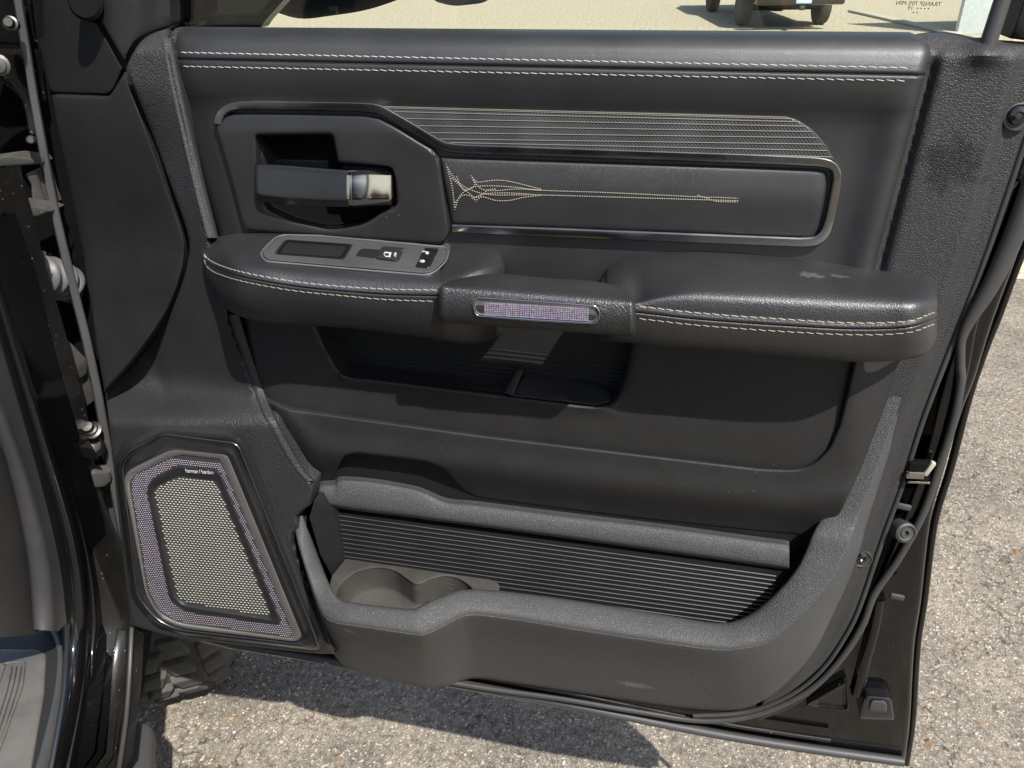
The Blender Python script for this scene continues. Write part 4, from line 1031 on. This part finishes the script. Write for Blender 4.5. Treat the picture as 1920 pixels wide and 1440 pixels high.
# outside mirror: triangular foot on the glass corner and the rounded housing
mir = sheet('mirror', rpoly([(300, -140), (660, -140), (498, 40, 10), (490, 54, 8), (322, 54)]), 'glass_dark', door, d=-.09, step=24, rp=6, rd=.006, skirt=.02)
W = []
for a, sx, sy, dd in ((0, .2, .2, -.15), (1, .8, .75, -.155), (2, 1, 1, -.18), (3, 1, 1, -.24), (4, .7, .7, -.30), (5, .1, .1, -.31)):
    q = rpoly([(440, -120, 40), (900, -150, 60), (800, -20, 60), (690, 20, 40), (560, 38, 30), (505, 18, 20)]); q = resample(q, 20); c_ = q.mean(0)
    q = c_+(q-c_)*np.array([sx, sy]); W.append(P(q[:, 0], q[:, 1], np.full(len(q), dd)))
W = np.stack(W, 0); W = np.concatenate([W, W[:, :1]], 1)
surf('mirror_housing', W, 'smooth_dark', mir)
bm = bmesh.new(); box(bm, Vector(P(624, 19, -.152)), .014, .008, .010, None, .002); finish(bm, 'mirror_socket', 'rubber', mir)
W = []
for sx, dd in ((.2, -.20), (1, -.205), (1, -.25), (.2, -.26)):
    q = resample(rpoly([(800, -60, 30), (960, -60, 30), (915, 5, 20), (850, 12, 16), (812, 2, 12)]), 16); c_ = q.mean(0); q = c_+(q-c_)*sx; W.append(P(q[:, 0], q[:, 1], np.full(len(q), dd)))
W = np.stack(W, 0); W = np.concatenate([W, W[:, :1]], 1)
surf('mirror_tip', W, 'rubber_dark', mir)

# --- hinge-side edge of the door: rubber flange strip and the dark shut gap
hs = cr([(20, -80), (33, 0), (48, 90), (63, 183), (82, 290), (103, 400), (135, 533), (162, 640), (185, 750), (202, 850), (215, 920), (236, 1030), (250, 1110), (256, 1182)], 5)
W = np.stack([P(hs[:, 0]+o, hs[:, 1], np.full(len(hs), dd)) for o, dd in ((-9, -.06), (-8, -.035), (-6, -.030), (6, -.030), (9, -.034), (10, -.06))], 1)
surf('edge_seal', W, 'seal_grey', door, angle=30)
bm = bmesh.new(); box(bm, Vector(P(259, 1186, -.03)), .016, .02, .022, None, .003); finish(bm, 'seal_end', 'rubber', door)

# ================================================================== the truck's own body
truck = empty('pickup_truck', P(120, 1300, .1), 'black body, door jamb and sill of the near truck with its muddy front tyre', 'truck')
def d_body(x, y): return -.055+.20*np.clip((np.interp(y, [0, 183, 400, 640, 850, 1030, 1200], [33, 63, 103, 162, 202, 236, 256])-x)/230, 0, 1.4)
def bsheet(name, pts, mat, off=0.0, rp=5, rd=.004, skirt=.03, step=14, par=None):
    return sheet(name, pts, mat, par or truck, d=lambda x, y: d_body(x, y)+off, step=step, rp=rp, rd=rd, skirt=skirt)
# hinge pillar plate behind everything
bsheet('hinge_pillar', np.array([(-120, -80), (20, -80), (60, 183), (100, 400), (160, 640), (200, 850), (250, 1180), (250, 1260), (120, 1200), (-120, 1000)], float), 'black', -.06, rp=0, step=30)
# dusty pillar flange with curved cut-outs
bsheet('pillar_flange', np.vstack([[(-60, -80), (12, -80), (26, 0), (34, 60), (44, 85), (0, 82), (-60, 60)]]), 'paint_dusty', .0)
bsheet('pillar_flange', np.vstack([[(-60, 96), (46, 98), (58, 180)], cr([(62, 196), (40, 172), (20, 152), (8, 150)], 3), [(-60, 140)]]), 'paint_dusty', .004)
pf = cr([(8, 150), (22, 160), (46, 186), (56, 214), (62, 250)], 5)
tube('pillar_brace', P(pf[:, 0], pf[:, 1], d_body(pf[:, 0], pf[:, 1])+.004), .0055, 'paint_dusty', truck, n=8)
lathe('hinge_bolt', [(.009, -.01), (.0095, .002), (.007, .003), (.007, .009), (.0055, .011), (0, .011)], P(20, 44, .0), (.5, -1, .3), 'steel', truck, n=14)
lathe('hinge_bolt', [(.012, -.01), (.014, .002), (.010, .003), (.010, .008), (0, .009)], P(-2, 122, .02), (.6, -1, .2), 'steel', truck, n=14)
lathe('hinge_bolt', [(.006, -.01), (.006, .01), (.004, .012), (0, .012)], P(58, 262, .0), (.8, -1, .2), 'steel', truck, n=12)
# hinges: two leaves joined by a pin block
def hinge(y0, h, name='hinge'):
    hg = bsheet(name, rpoly([(-40, y0+4), (18, y0-4, 6), (66, y0+2, 4), (74, y0+12, 4), (40, y0+14), (-40, y0+20)]), 'hinge_metal', .03, rp=3, rd=.003)
    sheet('hinge_leaf', rpoly([(4, y0+h-12, 4), (30, y0+h-16, 4), (84, y0+h-8, 5), (98, y0+h-2, 5), (70, y0+h+8), (18, y0+h+10, 8), (6, y0+h, 4)]), 'hinge_metal', hg, d=lambda x, y: d_body(x, y)+.03, step=12, rp=3, rd=.003, skirt=.03)
    sheet('hinge_web', rpoly([(0, y0+20), (10, y0+20), (18, y0+h-10), (4, y0+h-6)]), 'hinge_metal', hg, d=lambda x, y: d_body(x, y)+.02, step=12, rp=2, rd=.002, skirt=.03)
    sheet('hinge_pin_block', rpoly([(46, y0+30, 8), (70, y0+20, 8), (80, y0+60), (92, y0+h-12, 4), (62, y0+h-10, 4), (58, y0+50)]), 'hinge_metal', hg, d=lambda x, y: d_body(x, y)+.02, step=10, rp=6, rd=.006, skirt=.03)
    lathe('hinge_pin', [(.007, -.004), (.007, .016), (.005, .018), (0, .018)], P(14, y0+50, .035), (.5, -1, .1), 'steel', hg, n=12)
hinge(296, 102)
hg = bsheet('hinge', rpoly([(142, 900, 4), (168, 888, 6), (206, 884, 4), (208, 902), (196, 912), (150, 918, 5)]), 'hinge_metal', .03, rp=3, rd=.003)
bm = bmesh.new(); box(bm, Vector(P(152, 872, .0)), .016, .02, .022, Matrix.Rotation(.3, 3, 'Y'), .002); finish(bm, 'hinge_nut', 'steel', hg)
# door check strap and its creased foil
for (x, y, s) in ((134, 790, 1.0), (172, 806, 1.1)):
    lathe('check_bolt', [(.014*s, -.006), (.015*s, .0), (.011*s, .002), (.011*s, .008), (.008*s, .010), (.008*s, .020), (0, .021)], P(x, y, -.005), (.2, -.6, .8), 'steel', truck, n=16)
lathe('check_cup', [(.016, -.01), (.017, .006), (.014, .010), (.012, .004), (0, .003)], P(178, 838, -.005), (.2, -.6, .8), 'steel', truck, n=18)
bm = bmesh.new()
fo = [(120, 836, .02), (148, 820, .028), (166, 826, .015), (176, 842, .02), (186, 862, .01), (160, 858, .025), (138, 846, .018), (150, 838, .035)]
fv = [bm.verts.new(P(*p)) for p in fo]
for t in ((0, 1, 7), (1, 2, 7), (2, 3, 7), (3, 4, 5), (3, 5, 7), (5, 6, 7), (6, 0, 7)): bm.faces.new([fv[i] for i in t])
r = bmesh.ops.solidify(bm, geom=bm.faces[:], thickness=.0015)
finish(bm, 'check_strap', 'steel', truck, angle=5)
# corrugated cable boot
bt_ = cr([(44, 522, .020), (60, 517, .005), (80, 516, -.015), (98, 519, -.035), (114, 525, -.055), (126, 536, -.070), (134, 552, -.085)], 14)
rr = .0285+.0045*np.sin(np.arange(len(bt_))*2*math.pi/12.2); rr[:14] = .034; rr[-16:] *= .7
tube('cable_boot', P(bt_[:, 0], bt_[:, 1], bt_[:, 2]), rr, 'seal_grey', truck, n=20)
sheet('boot_flange', rpoly([(36, 498, 6), (52, 478, 8), (70, 480, 6), (62, 520), (70, 566, 6), (50, 574, 8), (40, 560, 6)]), 'seal_grey', truck, d=lambda x, y: d_body(x, y)+.050, step=10, rp=4, rd=.004, skirt=.02)
lathe('hinge_bolt', [(.009, -.01), (.010, .002), (.007, .003), (.007, .012), (0, .013)], P(86, 622, .0), (.9, -1, .1), 'steel', truck, n=14)
sheet('pillar_bracket', rpoly([(74, 604, 6), (88, 640, 6), (112, 660), (142, 690, 6), (140, 720), (120, 700), (88, 650)]), 'hinge_metal', truck, d=lambda x, y: d_body(x, y)+.0, step=12, rp=3, rd=.003, skirt=.03)
sheet('pillar_bracket', rpoly([(118, 720, 8), (140, 712, 10), (152, 740), (158, 770, 8), (140, 764), (124, 750)]), 'hinge_metal', truck, d=lambda x, y: d_body(x, y)-.01, step=12, rp=3, rd=.003, skirt=.03)
sheet('pillar_bracket', rpoly([(188, 918), (212, 922), (232, 1012, 8), (224, 1040), (205, 1000)]), 'rubber', truck, d=lambda x, y: d_body(x, y)-.03, step=12, rp=3, rd=.003, skirt=.03)

# painted jamb bands and seals sweeping down into the sill
def band(name, left, right, mat, bulge, off, parent=None, nrow=5, edge=.004):
    l = cr(left, 10); r = cr(right, 10)
    fr = np.linspace(0, 1, 9)
    X = l[:, None, 0]+(r-l)[:, None, 0]*fr[None]; Y = l[:, None, 1]+(r-l)[:, None, 1]*fr[None]
    D = off(X, Y)+bulge*np.sqrt(np.clip(1-(2*fr-1)**2, 0, 1))[None]
    W = P(X, Y, D)
    back = W[:, :1]+np.array([0, .05, -.0]); back2 = W[:, -1:]+np.array([0, .05, 0])
    return surf(name, np.concatenate([back, W, back2], 1), mat, parent or truck, angle=65)
offb = lambda k: (lambda x, y: .02+.00055*np.clip(220-x, -50, 400)+(.5*(y-1180)+np.sqrt((.5*(y-1180))**2+60.0**2))*.0010-.02+k)
band('jamb_outer', [(-70, 330), (-46, 400), (-16, 500), (16, 600), (56, 710), (88, 800), (110, 890), (134, 980), (176, 1080), (226, 1176)],
     [(-24, 330), (6, 400), (34, 500), (66, 600), (100, 710), (126, 800), (142, 890), (166, 980), (212, 1080), (248, 1182)], 'paint_dusty', .006, offb(-.015))
band('jamb_web', [(-60, 420), (-20, 520), (34, 690), (84, 840), (130, 980), (160, 1080), (176, 1180), (170, 1300), (150, 1460)],
     [(-30, 400), (12, 520), (66, 690), (112, 840), (158, 980), (210, 1100), (240, 1190), (214, 1290), (184, 1460)], 'paint_dusty', .004, offb(-.004))
band('jamb_crease', [(-40, 420), (0, 520), (50, 690), (96, 840), (140, 980), (160, 1080), (166, 1180), (160, 1300), (138, 1460)],
     [(-24, 420), (14, 520), (62, 690), (110, 840), (154, 980), (176, 1080), (184, 1180), (178, 1300), (160, 1460)], 'paint', .006, offb(.004))
band('jamb_paint', [(-90, 420), (-40, 520), (14, 700), (58, 860), (92, 1000), (110, 1090), (116, 1180), (112, 1300), (82, 1460)],
     [(-30, 420), (10, 520), (60, 690), (106, 840), (148, 980), (166, 1080), (170, 1180), (164, 1300), (140, 1460)], 'paint', .020, offb(.010))
band('door_seal', [(-120, 560), (-80, 640), (-34, 760), (8, 860), (38, 980), (54, 1080), (60, 1180)],
     [(-80, 560), (-44, 640), (10, 760), (54, 880), (88, 1000), (104, 1090), (110, 1184)], 'rubber', .016, offb(.030))
band('kick_panel', [(-260, 560), (-220, 700), (-180, 900), (-160, 1040), (-160, 1140), (-160, 1210)],
     [(-70, 560), (-30, 700), (16, 860), (46, 990), (60, 1100), (66, 1190)], 'trim_fine', .02, offb(.03))

# sill plate with raised ridges, lying in the doorway
zs = float(P(40, 1300, .20)[2])
fns = lambda x, y, d: H(x, y, zs)+np.stack([np.zeros_like(x), np.zeros_like(x), d], -1)
sp = sheet('sill_plate', rpoly([(-160, 1214), (70, 1216, 10), (86, 1222, 8), (82, 1300), (56, 1450), (-160, 1500)]), 'steel', truck, d=0.0, step=14, rp=6, rd=.004, skirt=0, fn=fns)
fnt = lambda x, y, d: H(x, y, zs-.004)+np.stack([np.zeros_like(x), np.zeros_like(x), d], -1)
sheet('sill_trim', rpoly([(-160, 1180), (60, 1178), (104, 1176, 14), (124, 1212, 20), (122, 1262), (108, 1340), (78, 1480), (-160, 1520)]), 'trim_fine', truck, d=0.0, step=14, rp=8, rd=.008, skirt=0, fn=fnt)
tl_ = cr([(100, 1172), (113, 1196), (119, 1226), (116, 1280), (103, 1350), (72, 1470)], 8)
tube('seal_tail', H(tl_[:, 0], tl_[:, 1], zs+.002), .011, 'rubber', truck, n=14)
M('sill_grey', (.050, .048, .044), .45, dust=.3, specks=.5, bumps=[('noise', 40, .25, .004)])
sp.data.materials[0] = MATS['sill_grey']
for k in range(3):
    o = k*9
    rg = [(36-o*.2, 1246+o*.4), (44+0-o, 1246)]
    q = np.array([(38-o, 1250), (30-o, 1290), (8-o, 1360), (-22-o, 1450)], float)
    q = cr(q, 5); W = H(q[:, 0], q[:, 1], zs+.002)
    tube('sill_ridge', W, .0032, 'sill_grey', sp, n=8)
q = resample(rpoly([(10, 1243, 6), (46, 1241, 8), (40, 1290), (0, 1400), (-40, 1500), (-80, 1500)]), 12)
tube('sill_ridge', H(q[:, 0], q[:, 1], zs+.001), .003, 'sill_grey', sp, n=8, closed=True)
# floor under the plate so the sill is solid
sheet('sill_box', np.array([(-200, 1200), (80, 1205), (120, 1230), (190, 1225), (190, 1300), (165, 1470), (-200, 1520)], float), 'black', truck, d=lambda x, y: np.interp(y, [1200, 1500], [-.02, .06]), step=40, rp=0, skirt=.2)
# outer rocker flange: dusty inner face and the thin hem along its edge
band('rocker', [(216, 1180), (206, 1240), (196, 1320), (176, 1470)], [(244, 1184), (240, 1260), (234, 1340), (216, 1470)], 'paint_dusty', .004, offb(-.002))
hm = cr([(247, 1176), (243, 1260), (236, 1350), (219, 1470)], 6)
tube('rocker_hem', P(hm[:, 0], hm[:, 1], offb(.004)(hm[:, 0], hm[:, 1])), .0045, 'rubber', truck, n=8)
# side step tube, running along under the sill
AX = np.array([.51, -.86, 0.0])
cst = np.array(H(250, 1392, .66)); prof = [(0, 0), (.022, .002), (.034, .008), (.041, .020), (.043, .04), (.043, .5)]
lathe('side_step', prof, cst-AX*.03, AX, 'rubber', truck, n=32)

# unseen cab floor, seat and rear door, added to cut bounce onto the door
HG = np.array([-1.06, .02, 0.0]); AO = np.array([.86, .51, 0.0])
def cab(s_, i_, z): return HG+AX*s_-AO*i_+np.array([0, 0, z])
RZ = Matrix.Rotation(math.atan2(-.86, .51), 3, 'Z')
bm = bmesh.new(); box(bm, cab(1.70, .09, 1.40), 1.12, .15, 1.08, RZ, .05); box(bm, cab(1.62, .12, .80), 1.3, .16, .12, RZ, .03)
rd_ = finish(bm, 'rear_door', 'paint', truck)
bm = bmesh.new(); box(bm, cab(1.28, .0, 1.62), .20, .03, .035, RZ, .012); finish(bm, 'door_handle', 'gloss', rd_)
bm = bmesh.new(); box(bm, cab(1.15, .95, .76), 2.2, 1.5, .06, RZ, .01); finish(bm, 'cab_floor', 'liner', truck)
bm = bmesh.new(); box(bm, cab(.80, .55, 1.20), .56, .56, .18, RZ, .06); st_ = finish(bm, 'seat', 'armrest', truck)
bm = bmesh.new(); box(bm, cab(1.14, .55, 1.58), .16, .54, .72, RZ @ Matrix.Rotation(R(12), 3, 'Y'), .06); finish(bm, 'seat_back', 'armrest', st_)

# front wheel with blocky tread
wc = Vector((-1.47, .63, .44)); wr = .44; ww = .31
WR = Matrix.Rotation(math.atan2(.51, .86), 3, 'Z')      # the axle, square to the truck's heading
wheel = lathe('wheel', [(.20, -ww*.5+.02), (.26, -ww*.5), (.36, -ww*.5-.005), (.405, -ww*.42), (wr-.014, -ww*.34), (wr-.014, ww*.34), (.405, ww*.42), (.36, ww*.5+.005), (.26, ww*.5), (.20, ww*.5-.02)], wc, WR @ Vector((1, 0, 0)), 'tyre', truck, n=64)
blk = {}
for kind, (w_, l_, sk) in {'a': (.064, .062, .35), 'b': (.064, .062, -.35), 'c': (.060, .066, 0)}.items():
    bm = bmesh.new(); box(bm, (0, 0, 0), w_, l_, .024, None, .005, .88)
    for v in bm.verts: v.co.x += v.co.y*sk
    for f in bm.faces: f.smooth = False
    me = bpy.data.meshes.new('tread_block'); bm.to_mesh(me); bm.free(); me.materials.append(MATS['tyre']); blk[kind] = me
nblk = 32
for i in range(nblk):
    for lane, (ox, kind, st_) in enumerate(((-.118, 'c', 0), (-.040, 'a', .5), (.038, 'b', 0), (.116, 'c', .5))):
        a = 2*math.pi*(i+st_)/nblk
        if not (math.sin(a) < .3 and math.cos(a) < .4): continue     # the part of the tread that can be seen
        n = Vector((0, math.sin(a), math.cos(a)))
        o = link('tread_block', blk[kind], None, wheel)
        rr_ = wr-.006-(.014 if abs(ox) > .09 else 0)
        o.matrix_local = Matrix.Translation(wc) @ WR.to_4x4() @ Matrix.Translation(n*rr_+Vector((ox, 0, 0))) @ Matrix.Rotation(-a, 4, 'X') @ Matrix.Rotation((.35 if ox > 0 else -.35) if abs(ox) > .09 else 0, 4, 'Y')

# ================================================================== things across the lot
pt = empty('parked_truck', (1.86, 19.4, 0), 'dark brown pickup truck parked across the gravel lot, seen through the window', 'truck')
pr = np.array([1.02, 19.26]); pl_ = np.array([2.71, 19.6]); ax = (pl_-pr)/np.linalg.norm(pl_-pr); hd = np.array([-ax[1], ax[0]])
ctr = (pr+pl_)/2; tw = np.linalg.norm(pl_-pr)/2
q = math.atan2(ax[1], ax[0])
TM = Matrix.Translation((ctr[0], ctr[1], 0)) @ Matrix.Rotation(q, 4, 'Z')
def tb(name, boxes, mat, parent):
    bm = bmesh.new()
    for (c, s, bv) in boxes: box(bm, c, *s, None, bv)
    bmesh.ops.transform(bm, matrix=TM, verts=bm.verts)
    return finish(bm, name, mat, parent)
body = tb('body', [((0, 1.6, .95), (1.86, 5.3, .62), .12)], 'truck_paint', pt)
tb('cab', [((0, 2.3, 1.55), (1.66, 2.3, .75), .22)], 'truck_paint', pt)
tb('rear_window', [((0, 1.155, 1.62), (1.25, .03, .38), .01)], 'glass_dark', pt)
tb('side_window', [((-.83, 2.3, 1.62), (.03, 1.7, .36), .01)], 'glass_dark', pt)
tb('side_window', [((.83, 2.3, 1.62), (.03, 1.7, .36), .01)], 'glass_dark', pt)
tb('tailgate', [((0, -1.06, 1.0), (1.60, .06, .50), .03)], 'truck_paint', pt)
tb('bumper', [((0, -1.16, .60), (1.84, .20, .20), .05)], 'truck_paint', pt)
tb('licence_plate', [((.05, -1.27, .62), (.32, .02, .16), .004)], 'plate', pt)
for s in (-1, 1): tb('tail_light', [((s*.85, -1.06, 1.05), (.14, .06, .40), .02)], 'red_paint', pt)
tb('underbody', [((0, 1.2, .52), (1.1, 4.2, .20), .03), ((0, 0, .38), (1.5, .14, .14), .04)], 'black', pt)
tb('hitch', [((0, -1.25, .46), (.10, .30, .08), .01)], 'steel', pt)
for s in (-1, 1):
    for yy in (0, 3.2):
        c = TM @ Vector((s*tw, yy, .39))
        wq = lathe('wheel', [(.20, -.12), (.30, -.13), (.365, -.11), (.39, -.07), (.39, .07), (.365, .11), (.30, .13), (.20, .12)], c, (ax[0], ax[1], 0), 'tyre_far', pt, n=36)
        lathe('rim', [(.0, -.10), (.06, -.10), (.09, -.06), (.20, -.08), (.215, -.125), (.215, .125), (.20, .08), (.09, .06), (.06, .10), (0, .10)], c, (ax[0], ax[1], 0), 'steel', wq, n=20)

bw = empty('white_building', (4.2, 14, 0), 'white panelled building at the edge of the lot, behind the window', 'building')
b0 = np.array(H(1596, 22, 0)); b1 = np.array(H(1792, 66, 0)); dv = (b1-b0)/np.linalg.norm((b1-b0)[:2])
n_ = int(np.linalg.norm((b1-b0)[:2])/.9)+1
me = None
for k in range(n_):
    a = b0+dv*k*.9; c = a+dv*.45
    bm = bmesh.new(); box(bm, (0, 0, 1.6), .88, .10, 3.2, None, .02)
    for f in bm.faces: f.smooth = False
    if me is None:
        me = bpy.data.meshes.new('wall_panel'); bm.to_mesh(me); me.materials.append(MATS['wall_white'])
    bm.free()
    o = link('wall_panel', me, None, bw); o.matrix_local = Matrix.Translation((c[0], c[1], .05)) @ Matrix.Rotation(math.atan2(dv[1], dv[0]), 4, 'Z')
e1 = np.array(H(1792, 66, 0)); side = np.array([.9, .25, 0]); side /= np.linalg.norm(side)
bm = bmesh.new(); c = e1+side*2.0; box(bm, (c[0], c[1]+.05, 1.6), 4.0, .12, 3.2, Matrix.Rotation(math.atan2(side[1], side[0]), 3, 'Z'), .02); finish(bm, 'end_wall', 'wall_white', bw)
bm = bmesh.new(); c = (b0+b1)/2; box(bm, (c[0], c[1]-.1, .034), float(np.linalg.norm((b1-b0)[:2])), .25, .06, Matrix.Rotation(math.atan2(dv[1], dv[0]), 3, 'Z'), .03); finish(bm, 'footing', 'concrete', bw)

bp0 = np.array(H(1830, 58, 0))
post = empty('bollard', tuple(bp0), 'blue painted post by the corner of the white building', 'post')
lathe('pole', [(.06, .0), (.06, 1.5), (.04, 1.55), (0, 1.56)], bp0, (0, 0, 1), 'blue_paint', post, n=20)
bm = bmesh.new(); box(bm, tuple(bp0+np.array([0, 0, .04])), .7, .5, .08, None, .02); finish(bm, 'base', 'concrete', post)
rp0 = np.array(H(1884, 62, 0))
rs = empty('red_cabinet', tuple(rp0), 'dark cabinet with red edges standing beside the blue post', 'cabinet')
bm = bmesh.new(); box(bm, tuple(rp0+np.array([.3, .2, .75])), .60, .5, 1.46, None, .03); finish(bm, 'cabinet_body', 'glass_dark', rs)
bm = bmesh.new()
for dx in (0.0, .6): box(bm, tuple(rp0+np.array([dx, -.06, .75])), .07, .05, 1.5, None, .01)
box(bm, tuple(rp0+np.array([.3, -.06, .06])), .6, .05, .09, None, .01)
finish(bm, 'cabinet_frame', 'red_paint', rs)

# ================================================================== the person who stands in front of the door with a phone
PF = np.array([-.21, .978, 0.0]); PR = np.array([.978, .21, 0.0]); PB = np.array([EYE[0], EYE[1], 0.0])-PF*.47
def pp_(r_, f_, u_): return PB+PR*r_+PF*f_+np.array([0, 0, u_])
person = empty('person', PB, 'person in dark shirt and jeans holding a phone up in front of the open door', 'person')
jv, je, jr = [], [], []
def jn(r_, f_, u_, rad, frm=None):
    jv.append(tuple(pp_(r_, f_, u_))); jr.append(rad)
    if frm is not None: je.append((frm, len(jv)-1))
    return len(jv)-1
pel = jn(0, 0, 1.0, .15); spn = jn(0, .01, 1.2, .14, pel); che = jn(0, .02, 1.42, .155, spn); nek = jn(0, .03, 1.57, .06, che)
h0 = jn(0, .05, 1.65, .075, nek); h1 = jn(0, .06, 1.74, .092, h0); h2 = jn(0, .05, 1.83, .07, h1)
for sd in (-1, 1):
    sh_ = jn(sd*.18, .02, 1.49, .065, che); el = jn(sd*.26, .20, 1.68, .046, sh_); wr_ = jn(sd*.13, .36, 1.96, .030, el); hd_ = jn(sd*.095, .40, 2.03, .028, wr_)
    for q_, (dr, df_, du) in enumerate(((0, .03, .02), (0, .032, .05), (.002, .03, .075), (.004, .024, .095))):
        k1 = jn(sd*(.095-dr), .40+df_*.5, 2.035+du*.6, .0095, hd_); jn(sd*(.082-dr), .415+df_*.5, 2.045+du, .008, k1)
    k1 = jn(sd*.075, .39, 2.045, .011, hd_); jn(sd*.055, .40, 2.065, .009, k1)
    hp = jn(sd*.10, 0, .93, .105, pel); kn = jn(sd*.115, .03, .52, .066, hp); an = jn(sd*.125, -.03, .10, .045, kn); jn(sd*.14, .15, .045, .042, an)
me = bpy.data.meshes.new('figure'); me.from_pydata(jv, je, [])
tmp = bpy.data.objects.new('figure', me); COL.objects.link(tmp)
sk = tmp.modifiers.new('skin', 'SKIN'); sk.use_smooth_shade = True
for v_, r_ in zip(me.skin_vertices[0].data, jr): v_.radius = (r_, r_*.85)
me.skin_vertices[0].data[0].use_root = True
sb_ = tmp.modifiers.new('sub', 'SUBSURF'); sb_.levels = 2; sb_.render_levels = 2
bm_ = bpy.data.meshes.new_from_object(tmp.evaluated_get(bpy.context.evaluated_depsgraph_get())); bm_.name = 'body'
bpy.data.objects.remove(tmp)
M('shirt', (.03, .032, .04), .9, spec=.2); M('jeans', (.03, .04, .07), .9, spec=.2); M('skin', (.45, .28, .20), .55); M('hair', (.03, .02, .015), .7); M('shoe', (.03, .03, .03), .7)
bm_.materials.clear()
for nm in ('shirt', 'jeans', 'skin', 'shoe'): bm_.materials.append(MATS[nm])
for p_ in bm_.polygons:
    c_ = np.array(p_.center)-PB; f_ = c_@PF
    p_.material_index = 3 if c_[2] < .10 else 1 if c_[2] < 1.0 else 2 if (c_[2] > 1.58 and f_ < .14 and abs(c_@PR) < .14) or c_[2] > 1.90 else 0
body_ = link('body', bm_, None, person)
lathe('hair', [(.07, -.03), (.094, .0), (.096, .04), (.085, .085), (.05, .115), (0, .122)], pp_(0, .045, 1.745), (0, 0, 1), 'hair', person, n=24)
bm = bmesh.new(); box(bm, Vector(EYE-fw*.045), .150, .074, .008, Matrix((rt, up, -fw)).transposed(), .003)
ph = finish(bm, 'phone', 'gloss', None); ph['label'] = 'black phone held up by the person in front of the open door'; ph['category'] = 'phone'
